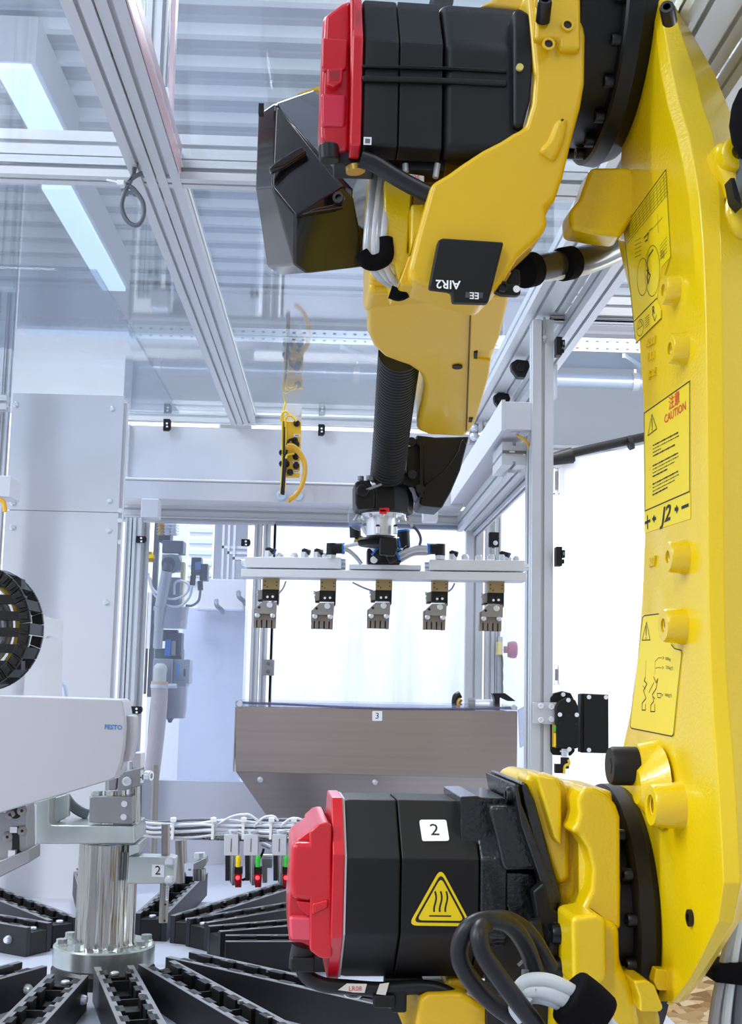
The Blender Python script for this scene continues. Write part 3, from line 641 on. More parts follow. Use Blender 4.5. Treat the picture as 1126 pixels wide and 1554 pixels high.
# ---- printed labels on the arm
def decal(pts, base_mat, name, lines=(), label=None, lw=.0009):
    """pts: outline in pixels on the labelled face; lines: list of (px polyline) drawn as thin ink strips"""
    b = B(base_mat); b.prism([apt(x_, y_, .0008) for x_, y_ in pts], RUa*.0006); return b
def ink(b, pl, w=.0011, m=INK, close=False, du=.0012):
    b.use(m); q = [apt(x_, y_, du) for x_, y_ in pl]
    if close: q = q + [q[0]]
    for p0, p1 in zip(q, q[1:]):
        d = (p1-p0)
        if d.length < 1e-6: continue
        d.normalize(); n_ = d.cross(RUa)*w/2; ex = d*w*.4; b.f([b.bm.verts.new(x_) for x_ in (p0-ex-n_, p1+ex-n_, p1+ex+n_, p0-ex+n_)])
def atext(b, t, px, py, px2, py2, hpx, m=INK, shear=0, align='CENTER', bold=0, asp=1.0):
    """text centred on (px,py), running towards (px2,py2) on the face, letter height hpx pixels"""
    o = apt(px, py, .0013); xv = -RVa + 0*ZA; e = apt(px2, py2, .0013) - o; xv = e.normalized(); yv = ZA.copy(); yv = (yv - xv*yv.dot(xv)*0)
    sz = (apt(px, py-hpx, .0013) - o).length; b.use(m); b.text(t, o, xv*asp, yv, sz/.72, align, 0, shear, bold)
# top label: specification table with working range drawing
b = decal([d8(x_, y_) for x_, y_ in ((66, 410), (317, 66), (348, 575), (292, 640), (262, 830), (294, 905), (292, 945), (140, 1095))], YLB, 'label')
ink(b, [d8(x_, y_) for x_, y_ in ((312, 690), (346, 575), (317, 68), (68, 410), (140, 1093), (290, 945), (290, 900))], .0014)
ink(b, [d8(130, 962), d8(264, 825)], .0014)
for k in range(7):
    f_ = (k+1)/7.0; ink(b, [d8(68+3.3*(k+1), 410+13*(k+1)), d8(317+1.2*(k+1), 68+21*(k+1))], .0007)
for k in range(11):
    x_ = 95+k*21; f_ = (x_-68)/249; ink(b, [d8(x_, 410-342*f_+16+4*(k % 2)), d8(x_+9-3*f_, 410-342*f_+90+60*f_)], .0007)
def ell(cx, cy, rx, ry, sk, n=30, a0=0, a1=2*math.pi): return [d8(cx+rx*math.cos(a0+(a1-a0)*i/n), cy+ry*math.sin(a0+(a1-a0)*i/n)-sk*math.cos(a0+(a1-a0)*i/n)) for i in range(n+1)]
ink(b, ell(238, 665, 43, 150, 10), .0009); ink(b, ell(180, 700, 32, 110, 10), .0009)
ink(b, [d8(x_, y_) for x_, y_ in ((242, 540), (215, 580), (205, 630), (214, 660), (205, 700), (212, 740), (225, 690), (205, 660))], .0022)
ink(b, [d8(190, 470), d8(215, 440), d8(210, 480), d8(195, 492)], .002); ink(b, [d8(218, 430), d8(240, 412)], .001); ink(b, [d8(268, 330), d8(274, 440)], .0007); ink(b, [d8(245, 410), d8(297, 350)], .0006)
for k in range(5): ink(b, [d8(135, 490+24*k), d8(172, 470+24*k)], .0006); ink(b, [d8(282, 520+20*k), d8(325, 462+22*k)], .0006)
for k in range(4): ink(b, [d8(288+6*k, 545), d8(289+6*k, 590)], .0009)
ink(b, ell(166, 1000, 20, 48, 10), .0009); ink(b, [d8(152, 1010), d8(166, 962), d8(180, 985), d8(152, 1010)], .0009)
for k in range(5): ink(b, [d8(195, 945+14*k), d8(220, 922+14*k)], .0006)
atext(b, 'R', *d8(244, 900), *d8(260, 885), 14, bold=.01); ink(b, [d8(238, 920), d8(252, 960), d8(262, 925)], .0012)
b.build('data_label', arm, label='yellow data plate label with a table and working range drawing', fixn=False)
# embossed casting letters
b = B(YEL)
for t, x_, y_, x2, y2, h_ in (('A2507', 990, 519, 1006, 510, 11), ('7 X1', 990, 541, 1006, 533, 12), ('JC1Z', 992, 566, 1008, 558, 11), ('307', 992, 853, 1004, 849, 15)):
    b.use(YEL); o = apt(x_, y_, .0002); xv = (apt(x2, y2, .0002)-o).normalized(); sz = (apt(x_, y_-h_, .0002)-o).length
    me0 = len(b.bm.faces); b.text(t, o, xv, ZA, sz/.72, 'CENTER', 0, 0, .02)
    fs = list(b.bm.faces)[me0:] if False else [f for i, f in enumerate(b.bm.faces) if i >= me0]
    r_ = bmesh.ops.extrude_face_region(b.bm, geom=fs); 
    for v_ in [g_ for g_ in r_['geom'] if isinstance(g_, bmesh.types.BMVert)]: v_.co -= RUa*.003
b.build('casting_letters', arm, label='raised casting letters on the arm')
# caution label
b = decal([e1(x_, y_) for x_, y_ in ((86, 322), (428, 80), (430, 1105), (92, 1210))], YLB, 'label')
ink(b, [e1(x_, y_) for x_, y_ in ((90, 326), (426, 90), (426, 902), (96, 1046))], .0015, close=True)
ink(b, [e1(118, 492), e1(148, 335), e1(184, 440)], .0013, close=True); ink(b, [e1(149, 370), e1(150, 430)], .0022); ink(b, [e1(150, 445), e1(150, 452)], .0022)
atext(b, '注意', *e1(313, 238), *e1(345, 216), 16, RIN, bold=.012, asp=1.15); atext(b, 'CAUTION', *e1(318, 325), *e1(400, 270), 13, RIN, asp=1.22, bold=.01)
for k0, yy in ((0, 565), (1, 715), (2, 850)):
    atext(b, str(k0+1), *e1(135, yy+20), *e1(150, yy+10), 4)
    for j, (L_, w_) in enumerate(((190, .0024), (195, .0015), (60 if k0 == 0 else 165, .0015), (165 if k0 == 0 else 110, .0024))):
        y0_ = yy + j*26; nseg = 12
        for i in range(nseg):
            t0, t1 = i/nseg, (i+.72)/nseg; f0, f1 = [e1(155+L_*t_, y0_ - L_*t_*.52) for t_ in (t0, t1)]
            ink(b, [f0, f1], w_*(.8+.4*((i*7+j*3+k0) % 3)/2)*.7)
ink(b, [e1(98, 1135), e1(133, 1118)], .0036); ink(b, [e1(115, 1085), e1(116, 1172)], .0034)
def aface(pl, m=INK):
    b.use(m); b.f([b.bm.verts.new(apt(*e1(x_, y_), .0013)) for x_, y_ in pl])
aface([(150, 1105), (167, 1072), (167, 1092), (178, 1088), (178, 1112), (167, 1116), (167, 1135)]); aface([(346, 1030), (328, 1000), (328, 1018), (317, 1022), (317, 1048), (328, 1044), (328, 1068)])
ink(b, [e1(370, 1022), e1(416, 1002)], .0038)
atext(b, 'J2', *e1(250, 1075), *e1(290, 1055), 24, INK, shear=.25, bold=.02, asp=1.7)
b.build('caution_label', arm, label='yellow caution label with red heading and J2 arrows', fixn=False)
# lifting label
b = decal([e2(x_, y_) for x_, y_ in ((245, 236), (410, 212), (545, 535), (600, 570), (640, 590), (648, 640), (565, 1440), (548, 1470), (130, 1392), (118, 1360), (205, 600))], YLB, 'label')
ink(b, [e2(x_, y_) for x_, y_ in ((410, 214), (262, 232), (245, 255), (225, 420), (200, 640), (150, 1020), (118, 1360), (130, 1386), (545, 1468), (562, 1446), (605, 1000), (646, 630), (640, 588), (575, 570), (540, 530))], .0013)
ink(b, [e2(240, 484), e2(287, 300), e2(323, 480)], .0012, close=True); ink(b, [e2(282, 340), e2(281, 430)], .0018); ink(b, [e2(280, 455), e2(280, 466)], .0018)
ink(b, [e2(x_, y_) for x_, y_ in ((372, 830), (376, 700), (410, 664), (445, 664))], .0006); ink(b, [e2(380, 772), e2(400, 764), (e2(440, 766))], .0006); ink(b, [e2(280, 690), e2(275, 860)], .0006)
for x_, y_ in ((452, 664), (447, 766), (440, 1045)): ink(b, [e2(x_, y_-14), e2(x_+14, y_), e2(x_, y_+14)], .0006)
for t, x_, y_ in (('300kg', 507, 676), ('250kg*2', 522, 768), ('160kg*3', 508, 1048)): atext(b, t, *e2(x_, y_), *e2(x_+40, y_+6), 5, asp=1.5)
for pl in (((275, 860), (262, 900), (290, 930), (255, 1000), (280, 1080), (240, 1130), (240, 1200), (275, 1200), (275, 1140)), ((360, 860), (385, 920), (402, 880), (385, 980), (345, 1040), (360, 1110), (330, 1150), (328, 1215), (372, 1215), (370, 1140)), ((360, 920), (310, 1020)), ((250, 950), (275, 985)), ((350, 1060), (375, 1085)), ((395, 1030), (435, 1030), (430, 1075), (400, 1070), (395, 1030))):
    ink(b, [e2(x_, y_) for x_, y_ in pl], .0013 if len(pl) > 5 else .0009)
b.build('lifting_label', arm, label='yellow label with two small robot drawings and weights', fixn=False)

# ---- lower joint: reducer
def jc(px, py, v): return loc(RV(px, py, v))
LV = 1.68
lc = RV(939, 1385, LV); _, _, lz = loc(lc)
red = B(BLK); c0_ = RL(0, LV, lz)
red.lathe(c0_ + RUa*.428, RUa, [(0, .140), (.030, .143), (.036, .143)], 64)
o = red.build('reducer', rob, label='black reducer ring at the lower joint'); redl = o
b = B(BLK); b.lathe(c0_ + RUa*.4615, RUa, [(0, .162), (.003, .167), (.020, .168), (.023, .165), (.045, .16)], 72); b.build('flange', redl)
for k in range(18):
    t_ = 2*math.pi*(k+.35)/18; p = c0_ + RUa*.4605 - RVa*(.153*math.cos(t_)) + ZA*(.153*math.sin(t_))
    b = B(BLO); b.hexs(p + RUa*.002, -RUa, .0085, .012); b.build('bolt', redl)
# ---- yellow shoulder casting (between flange plate and reducer)
sh = B(YRG)
def rring(u, vn, vf, zt, zb, rr):
    # rounded upright section in the v-z plane
    out = []
    for (cv, cz, a0) in ((vf-rr, zt-rr, 0), (vn+rr, zt-rr, 90), (vn+rr, zb+rr, 180), (vf-rr, zb+rr, 270)):
        for k in range(6):
            a = math.radians(a0 + 90*k/5); out.append(RL(u, cv + rr*math.cos(a), cz + rr*math.sin(a)))
    return out
zbot = RV(870, 1620, 1.55).z
def zt(px, py, v): return RV(px, py, v).z
def uu(px, v): return loc(RV(px, 1380, v))[0]
rg = []
for px, py, vn in ((800, 1180, 1.62), (815, 1172, 1.61), (862, 1180, 1.60), (874, 1188, 1.60)):
    rg.append(rring(uu(px, vn), vn, 1.86, zt(px, py, vn+.07), zbot, .06))
sh.loft(rg); shl = sh.build('shoulder_casting', rob, bevel=.006)
b = B(YEL); rg = []
for px, py, vn, rr in ((868, 1185, 1.60, .07), (878, 1192, 1.56, .09), (900, 1196, 1.545, .10), (922, 1212, 1.54, .10), (938, 1235, 1.54, .10), (944, 1262, 1.545, .09)):
    rg.append(rring(uu(px, vn), vn, 1.84, zt(px, py-6, vn+.08), zbot, rr))
b.loft(rg); b.build('joint_housing', shl, bevel=.008, seg=3)
b = B(YRG); b.prism([RV(x_, y_, 1.595) for x_, y_ in ((840, 1190), (930, 1200), (938, 1420), (850, 1420))], RVa*.15); b.build('housing_web', shl, bevel=.006)
# front face of the housing with its round cut-out
b = B(YEL); q = [(800, 1182), (868, 1176), (884, 1195), (876, 1215), (878, 1235), (874, 1250), (866, 1262), (880, 1268), (892, 1288), (899, 1318), (897, 1350), (886, 1375), (872, 1392), (874, 1412), (943, 1412), (942, 1240), (936, 1222), (922, 1205), (905, 1196)]
q = q[2:]
b.prism([RV(x_, y_, 1.52) for x_, y_ in q], RVa*.06); b.build('housing_rim', shl, bevel=.012, seg=3)
b = B(YEL); b.prism([RV(x_, y_, 1.585) for x_, y_ in ((796, 1176), (850, 1180), (866, 1200), (866, 1290), (866, 1338), (846, 1345), (812, 1250))], RVa*.06); b.build('housing_web', shl, bevel=.008)
b = B(YEL); b.prism([RV(x_, y_, 1.56) for x_, y_ in ((812, 1174), (846, 1180), (853, 1200), (853, 1285), (842, 1275))], RVa*.06); b.build('housing_web', shl, bevel=.01, seg=3)
b = B(YEL); b.prism([RV(x_, y_, 1.475) for x_, y_ in ((868, 1392), (905, 1386), (921, 1394), (922, 1488), (900, 1502), (870, 1500))], RVa*.08); b.build('housing_pad', shl, bevel=.012, seg=3)
b = B(YEL); b.prism([RV(x_, y_, 1.50) for x_, y_ in ((866, 1400), (942, 1400), (944, 1470), (958, 1486), (966, 1510), (972, 1540), (985, 1620), (860, 1620))], RVa*.2); b.build('turret_casting', shl, bevel=.012, seg=3)
b = B(YEL); b.prism([RV(x_, y_, 1.47) for x_, y_ in ((962, 1489), (982, 1488), (994, 1496), (1007, 1530), (1003, 1536), (972, 1536), (971, 1514))], RVa*.14); b.build('turret_stop', shl, bevel=.006)
b = B(YRG); b.prism([RV(x_, y_, 1.52) for x_, y_ in ((940, 1500), (1004, 1534), (1008, 1620), (930, 1620))], RVa*.14); b.build('turret_casting', shl, bevel=.01)
# yellow base seen below the motor
b = B(YSM); b.prism([RV(x_, y_, 1.62) for x_, y_ in ((637, 1514), (650, 1508), (700, 1506), (745, 1532), (760, 1600), (625, 1600), (630, 1560))], RVa*.25); b.prism([RV(x_, y_, 1.66) for x_, y_ in ((676, 1485), (712, 1482), (718, 1500), (700, 1515), (676, 1515))], RVa*.1); b.build('turret_casting', shl, bevel=.01)

# ---- servo motors: octagonal bodies along the joint axis
def octr(u, vc, zc, h, ch=.414, hv=None):
    hv = hv or h; return [RL(u, vc + x_*hv, zc + y_*h) for x_, y_ in ((-1, -ch), (-1, ch), (-ch, 1), (ch, 1), (1, ch), (1, -ch), (ch, -1), (-ch, -1))]
def motor(cx_py, vc, h, us, capu, name, label, up=1):
    vn = vc-h; zc = RV(600, cx_py, vn).z
    m = None
    b = B(BLM); u0, u1, u2 = us
    b.loft([octr(u0, vc, zc, h*.985), octr(u0+.008, vc, zc, h), octr(u1-.0008, vc, zc, h*1.0)]); m = b.build(name, rob, bevel=.003, label=label)
    b = B(BLM); b.loft([octr(u1+.0008, vc, zc, h*1.0), octr(u2, vc, zc, h*.995)]); b.build('body_section', m, bevel=.002)
    # red flange plate and cap
    b = B(RED); b.loft([octr(u0-.016, vc, zc, h*1.02, .44), octr(u0-.001, vc, zc, h*1.02, .44)]); b.build('red_flange', m, bevel=.002, label='red plastic flange')
    return m, zc
def um(px, v): return loc(RV(px, 1360, v))[0]
MH = .111; MV = 1.70; vn = MV-MH
mot, mz = motor(1360, MV, MH, (um(523, vn), um(608, vn), um(727, vn)), None, 'servo_motor', 'lower servo motor, black with a hot surface sign')
# cap of the lower motor, traced on its side profile and built in depth
def capblock(pts, v0, dv, nm, par, m=RED, bev=.004, label=None):
    b = B(m); b.prism([RV(x_, y_, v0) for x_, y_ in pts], RVa*dv); return b.build(nm, par, bevel=bev, seg=3, label=label)
capblock([d4(x_, y_) for x_, y_ in ((180, 195), (215, 188), (235, 200), (238, 770), (205, 776), (180, 770), (140, 740), (140, 230))], vn+.012, .19, 'red_cap', mot)
cap = capblock([d4(x_, y_) for x_, y_ in ((70, 275), (150, 218), (190, 195), (200, 440), (200, 500), (200, 740), (180, 745), (110, 708), (52, 700), (50, 560), (60, 420), (62, 300))], vn+.03, .15, 'red_cap', mot, bev=.008)
# raised faces of the cap: upper facet, grip pocket and lower window
capblock([d4(x_, y_) for x_, y_ in ((64, 278), (172, 278), (182, 420), (184, 520), (130, 532), (60, 520), (52, 430))], vn+.012, .04, 'cap_face', mot, bev=.008)
capblock([d4(x_, y_) for x_, y_ in ((54, 596), (172, 598), (166, 700), (58, 694))], vn+.016, .03, 'cap_face', mot, m=mat('red_window', (214, 70, 90), .3, coat=.4), bev=.004)
capblock([d4(x_, y_) for x_, y_ in ((150, 538), (222, 520), (222, 556), (150, 590))], vn+.008, .03, 'cap_lug', mot, bev=.003)
capblock([d4(x_, y_) for x_, y_ in ((186, 425), (232, 422), (232, 515), (186, 522))], vn+.02, .03, 'cap_lug', mot, m=RED, bev=.004)
capblock([d4(x_, y_) for x_, y_ in ((84, 528), (150, 534), (150, 590), (130, 592), (95, 556))], vn+.014, .01, 'grip_pocket', mot, m=mat('red_shaded_plastic', (196, 16, 38), .4), bev=.002)
# grey seal at the flange
b = B(WCV); b.loft([octr(um(522, vn), MV, mz, MH*1.005), octr(um(525, vn), MV, mz, MH*1.005)]); b.build('seal', mot)
# rough cast end of the motor toward the flange plate
b = B(BLC); u0, u1, u2 = um(728, vn), um(742, vn), um(800, vn)
b.loft([octr(u0, MV, mz, MH*1.0, .42), octr(u1, MV, mz, MH*1.02, .42), octr(um(770, vn), MV, mz, MH*1.03, .42)]); b.build('motor_end', mot, bevel=.004)
b = B(BLC); q = [d4(x_, y_) for x_, y_ in ((905, 125), (1010, 120), (1060, 135), (1100, 300), (1126, 395), (985, 400), (965, 390))]
b.prism([RV(x_, y_, vn-.012) for x_, y_ in q], RVa*.2); b.prism([RV(*d4(x_, y_), vn+.02) for x_, y_ in ((785, 82), (860, 78), (870, 85), (980, 88), (1000, 125), (980, 420), (790, 420))], RVa*.15); b.build('gear_cover', mot, bevel=.006, seg=3)
b = B(BLC); b.prism([RV(*d4(x_, y_), vn+.0) for x_, y_ in ((880, 390), (1090, 400), (1126, 480), (1110, 640), (1000, 640), (980, 560), (890, 540))], RVa*.2); b.build('gear_cover', mot, bevel=.006)
# slanted flange plate
uf = um(822, vn)
b = B(BLC)
fp = [(790, 1186, 1.80), (803, 1190, 1.79), (860, 1388, 1.56), (862, 1470, 1.56), (852, 1530, 1.58), (845, 1545, 1.84), (805, 1560, 1.85)]
q = []
for x_, y_, v_ in fp: 
    p = RV(x_, y_, v_); q.append(p)
front = [RU(795, 1187, uf-.02), RU(858, 1388, uf), RU(861, 1470, uf), RU(800, 1600, uf), RU(760, 1600, uf), RU(760, 1250, uf)]
b.prism([RV(x_, y_, 1.565) for x_, y_ in ((788, 1186), (800, 1188), (812, 1215), (836, 1300), (852, 1360), (853, 1400), (853, 1460), (838, 1420), (832, 1390), (822, 1330), (800, 1245))], RVa*.2)
b.build('flange_plate', mot, bevel=.004)
b = B(BLC); b.prism([RV(x_, y_, 1.558) for x_, y_ in ((780, 1190), (786, 1190), (792, 1220), (834, 1330), (846, 1372), (842, 1392), (830, 1376), (818, 1330), (790, 1250))], RVa*.2); b.build('flange_rib', mot, bevel=.003)
b = B(BLO); a = RV(*d4(985, 75), 1.60); b.hexs(a+RUa*.028, -RUa, .0115, .03); b.build('cap_screw', mot)
# black brackets with screws below
b = B(BLK); b.prism([RV(*e8(x_, y_), 1.545) for x_, y_ in ((190, 660), (240, 820), (330, 890), (356, 930), (360, 1140), (380, 1200), (470, 1210), (497, 1250), (497, 1360), (380, 1330), (250, 1300), (170, 1250), (230, 1000), (150, 900), (120, 720))], RVa*.02); b.build('cable_bracket', mot, bevel=.003)
for x_, y_ in ((255, 985), (258, 1200)):
    a = RV(*e8(x_, y_), 1.54); b = B(BLO); b.hexs(a+RUa*.03, -RUa, .0125, .034); b.build('cap_screw', mot)
b = B(BLK); b.prism([RV(*e8(x_, y_), 1.53) for x_, y_ in ((385, 1205), (465, 1212), (492, 1250), (496, 1350), (440, 1340), (380, 1300))], RVa*.03); b.build('cable_bracket', mot, bevel=.003)
b = B(INK); b.prism([RV(x_, y_, 1.60) for x_, y_ in ((740, 1400), (850, 1400), (860, 1560), (740, 1560))], RVa*.02); b.build('connector_recess', mot)
# number plate, hot surface sign
def vface(b, pts, v, m): b.use(m); b.f([b.bm.verts.new(RV(x_, y_, v)) for x_, y_ in pts])
def rounded(pts, r, n=6):
    out = []; N_ = len(pts)
    for i in range(N_):
        p, a, c = V(pts[i]), V(pts[i-1]), V(pts[(i+1) % N_]); da, dc = (a-p).normalized(), (c-p).normalized()
        th = da.angle(dc); t_ = r/math.tan(th/2); s_, e_ = p+da*t_, p+dc*t_
        for k in range(n+1):
            f_ = k/n; out.append(tuple((1-f_)**2*s_ + 2*f_*(1-f_)*p + f_*f_*e_))
    return out
zf = mz + MH*.414; nrm = (RVa*-.7071 + ZA*.7071)
def chp(x_, y_, off=.0008): return PN(x_, y_, RL(0, vn, zf) + nrm*off, nrm)
b = B(WHT); b.prism([chp(x_, y_) for x_, y_ in rounded([d4(608, 180), d4(724, 180), d4(738, 270), d4(622, 271)], 4)], nrm*-.0006)
o = chp(*d4(674, 225), .001); e_ = (chp(*d4(734, 225), .001)-o).normalized(); up_ = nrm.cross(e_); up_ = up_ if up_.z > 0 else -up_
b.use(INK); b.text('2', o, e_, up_, (chp(*d4(674, 250), .001)-chp(*d4(674, 200), .001)).length/.72, 'CENTER', .0002); b.build('number_label', mot, fixn=False, label='white number label reading 2')
b = B(YLB); tri = [d4(701, 385), d4(835, 636), d4(562, 632)]
b.prism([RV(x_, y_, vn-.0008) for x_, y_ in rounded([(V(p)) for p in tri], 8)], RVa*.0006)
b.use(INK); t2 = rounded([V(p) for p in (d4(702, 408), d4(816, 622), d4(583, 619))], 6)
def shrink(pl, k, c): return [(c[0]+(x_-c[0])*k, c[1]+(y_-c[1])*k) for x_, y_ in pl]
cc = d4(700, 548); vface(b, t2, vn-.0012, INK); vface(b, shrink(t2, .87, cc), vn-.0015, YLB)
for k in range(3):
    x0_ = 674 + k*24
    pl = [RV(*d4(x0_+6*math.sin(t_*math.pi*1.5/1.0+.3)*1 + 4*t_, 486+88*t_), vn-.0018) for t_ in [i/10 for i in range(11)]]
    b.use(INK)
    for p0, p1 in zip(pl, pl[1:]):
        d_ = (p1-p0).normalized(); n_ = d_.cross(RVa)*.0011; b.f([b.bm.verts.new(z_) for z_ in (p0-n_, p1-n_, p1+n_, p0+n_)])
vface(b, [d4(651, 588), d4(745, 589), d4(745, 595), d4(651, 594)], vn-.0018, INK)
b.build('hot_surface_sign', mot, fixn=False, label='yellow triangle sign with three heat waves')
# cable plug beneath the lower cap
b = B(RUB); b.tube([RV(x_, y_, vn+.05) for x_, y_ in (d4(118, 720), d4(108, 770), d4(105, 815))], .016, 14); b.tube([RV(*d4(x_, y_), vn+.05) for x_, y_ in ((100, 790), (130, 850), (200, 885), (300, 895), (450, 905), (600, 895), (700, 910), (800, 960), (920, 1000), (960, 1010))], .0095, 12); b.build('motor_cable', mot)
b = B(BLM); b.box(RV(*d4(112, 790), vn+.045), (.03, .03, .018)); b.box(RV(*d4(458, 945), 1.64), (.028, .03, .016)); b.box(RV(*d4(520, 945), 1.64), (.02, .02, .03)); b.box(RV(*d4(540, 880), 1.66), (.05, .03, .02)); b.cyl(RV(*d4(520, 955), 1.64), RV(*d4(520, 980), 1.64), .005); b.build('cable_plug', mot, bevel=.003)
b = B(mat('cable_tag', (214, 206, 196), .5)); b.prism([RV(*d4(x_, y_), vn+.036) for x_, y_ in ((262, 908), (300, 880), (385, 882), (375, 920), (330, 918))], RVa*.001); b.prism([RV(*d4(x_, y_), vn+.036) for x_, y_ in ((440, 882), (480, 876), (465, 930), (425, 925))], RVa*.001)
o = RV(*d4(335, 903), vn+.0355); b.use(RIN); b.text('LR08', o, RUa, ZA, .008, 'CENTER', 0); b.build('cable_tag', mot, fixn=False)
b = B(ALB); b.tube([RV(*d4(x_, y_), vn+.06) for x_, y_ in ((275, 905), (300, 935), (345, 940), (372, 918))], .0016, 6); b.build('wire_clip', mot)
# ================================================================ ROBOT: upper joint and forearm
UV = 1.68; UR = .192
uc = RV(930, 48, UV); uz = loc(uc)[2]; c1_ = RL(0, UV, uz)
b = B(BLK); b.lathe(c1_ + RUa*.392, RUa, [(0, .150), (.0, .160), (.003, .164), (.052, .166), (.058, .166)], 72); redu = b.build('reducer', rob, label='black reducer drum at the upper joint')
b = B(BLK); b.lathe(c1_ + RUa*.449, RUa, [(0, .186), (.003, .190), (.022, .192), (.026, .188), (.046, .18)], 80); b.build('flange', redu)
b = B(ALB); b.lathe(c1_ + RUa*.384, RUa, [(0, .15), (.0, .158), (.012, .160), (.014, .15)], 64); b.build('seal_ring', redu, label='bright metal seal ring')
for k in range(20):
    t_ = 2*math.pi*(k+.2)/20; p = c1_ + RUa*.4485 - RVa*(.175*math.cos(t_)) + ZA*(.175*math.sin(t_))
    b = B(BLO); b.hexs(p, -RUa, .0085, .012); b.build('bolt', redu)
# elbow casting
def rv(pl, v, cr=c3): return [RV(*cr(x_, y_), v) for x_, y_ in pl]
b = B(YSM)
q = rv([(205, -60), (440, -60), (445, 60), (460, 150), (457, 350), (440, 450), (400, 600), (365, 750), (330, 850), (290, 890), (300, 960), (265, 1010), (170, 1100), (100, 1210), (20, 1290), (-120, 1250), (-280, 1200), (-300, 1150), (-262, 1000), (-200, 780), (-130, 740), (-60, 690), (20, 638), (100, 597), (150, 565), (200, 540), (230, 440), (240, 320)], 1.532)
b.prism(q, RVa*.075); elb = b.build('elbow_casting', rob, bevel=.014, seg=3)
b = B(YSM); b.prism(rv([(205, -60), (430, -60), (450, 350), (400, 590), (330, 640), (100, 660), (-60, 700), (20, 600), (190, 500), (225, 380)], 1.60), RVa*.22); b.build('elbow_casting', elb, bevel=.01)
b = B(YSM); q = rv([(240, 170), (345, 170), (345, 210), (440, 215), (440, -60), (235, -60), (245, 60)], 1.522); b.prism(q, RVa*.04); b.build('elbow_pad', elb, bevel=.006)
b = B(YSM); b.prism(rv([(300, 590), (335, 500), (390, 495), (370, 600), (330, 690), (255, 640)], 1.524), RVa*.04); b.build('elbow_pad', elb, bevel=.01, seg=3)
b = B(YSM); b.prism([RV(x_, y_, 1.60) for x_, y_ in ((726, 8), (760, -8), (800, -12), (806, 15), (780, 14))], RVa*.2); b.build('elbow_casting', elb, bevel=.006)
for x_, y_ in ((268, 14), (381, 106), (300, 187)):
    a = RV(*c3(x_, y_), 1.520); b = B(YSM); b.lathe(a+RVa*.002, -RVa, [(0, .0085), (.003, .0085), (.003, .0055), (-.004, .0055)], 20); b.use(INK); b.cyl(a+RVa*.002, a+RVa*.001, .0055, n=16); b.build('threaded_hole', elb)
a = RV(*c3(275, 90), 1.521); b = B(BLO); b.hexs(a, (-.05, -.9, .5), .0095, .03); b.build('cap_screw', elb)
# dark amber patch marking the recess where the elbow opens
b = B(mat('dark_amber', (120, 84, 24), .4)); b.prism([RV(x_, y_, 1.60) for x_, y_ in ((628, 290), (642, 290), (640, 330), (626, 330))], RVa*.02); b.build('recess', elb)
b = B(YEL); b.prism([RV(*c2(x_, y_), 1.60) for x_, y_ in ((618, 700), (720, 770), (715, 860), (700, 1080), (720, 1090), (665, 1200), (640, 1130), (600, 1100), (600, 780))], RVa*.12); b.prism([RV(*c2(x_, y_), 1.575) for x_, y_ in ((716, 870), (775, 870), (770, 960), (735, 1020), (712, 1080))], RVa*.05); b.build('elbow_web', elb, bevel=.008)
b = B(YSM); b.prism([RV(*c2(x_, y_), 1.555) for x_, y_ in ((706, 1090), (724, 1095), (760, 1200), (735, 1225), (672, 1215), (665, 1200))], RVa*.03); b.build('elbow_web', elb, bevel=.003)
# upper motor
UMV = 1.655; UMH = .106; uvn = UMV-UMH
def um2(px, py=120): return loc(RV(px, py, uvn))[0]
mt2, mz2 = None, RV(600, 122, uvn).z
def usec(u, k=1.0, e=0):
    zr = lambda y_, v_: RV(600, y_, v_).z
    pts = [(uvn, zr(222, uvn)), (uvn, zr(62, uvn)), (uvn+.055, zr(2, uvn+.055)), (uvn+.16, zr(2, uvn+.055)), (uvn+.21, zr(62, uvn)), (uvn+.21, zr(135, uvn)), (uvn+.16, zr(168, uvn)), (uvn+.022, zr(243, uvn+.022))]
    cv, cz = uvn+.105, zr(125, uvn)
    return [RL(u, cv+(v_-cv)*k, cz+(z_-cz)*k) for v_, z_ in pts]
b = B(BLM); b.loft([usec(um2(551), .985), usec(um2(556)), usec(um2(606))]); mt2 = b.build('servo_motor', rob, bevel=.004, label='upper servo motor, black, with a small white code square')
b = B(BLM); b.loft([usec(um2(606.6)), usec(um2(672))]); b.build('body_section', mt2, bevel=.002)
b = B(BLM); b.loft([usec(um2(672.6)), usec(um2(690), 1.02), usec(um2(806), 1.02)]); b.build('motor_end', mt2, bevel=.012, seg=3)
b = B(BLM); b.prism([RV(*c3(x_, y_), uvn-.012) for x_, y_ in ((180, 30), (225, 60), (240, 170), (225, 420), (190, 545), (150, 540), (150, 40))], RVa*.2); b.build('motor_flange', mt2, bevel=.006)
b = B(WSH); b.prism([RV(*c3(x_, y_), uvn-.006) for x_, y_ in ((205, 20), (235, 60), (250, 170), (240, 350), (200, 540), (190, 545), (222, 420), (238, 170), (222, 60))], RVa*.1); b.build('seal', mt2)
for (ya, yb) in ((272, 290), (318, 348)):
    b = B(BLM); b.prism([RV(*c2(x_, y_), uvn-.006) for x_, y_ in ((505, ya), (860, ya+10), (1126, ya+22), (1126, yb+20), (860, yb+5), (505, yb-4))], RVa*.02); b.build('body_rib', mt2, bevel=.003)
a = RV(*c3(178, 285), uvn-.016); b = B(mat('brass_pin', (210, 200, 110), .4)); b.cyl(a, a+RVa*.02, .0048); b.build('pin', mt2)
b = B(BLK); b.lathe(RV(*c3(178, 310), uvn-.014)+RVa*.02, -RVa, [(0, .01), (.012, .009), (.016, .006)], 16); b.build('plug', mt2)
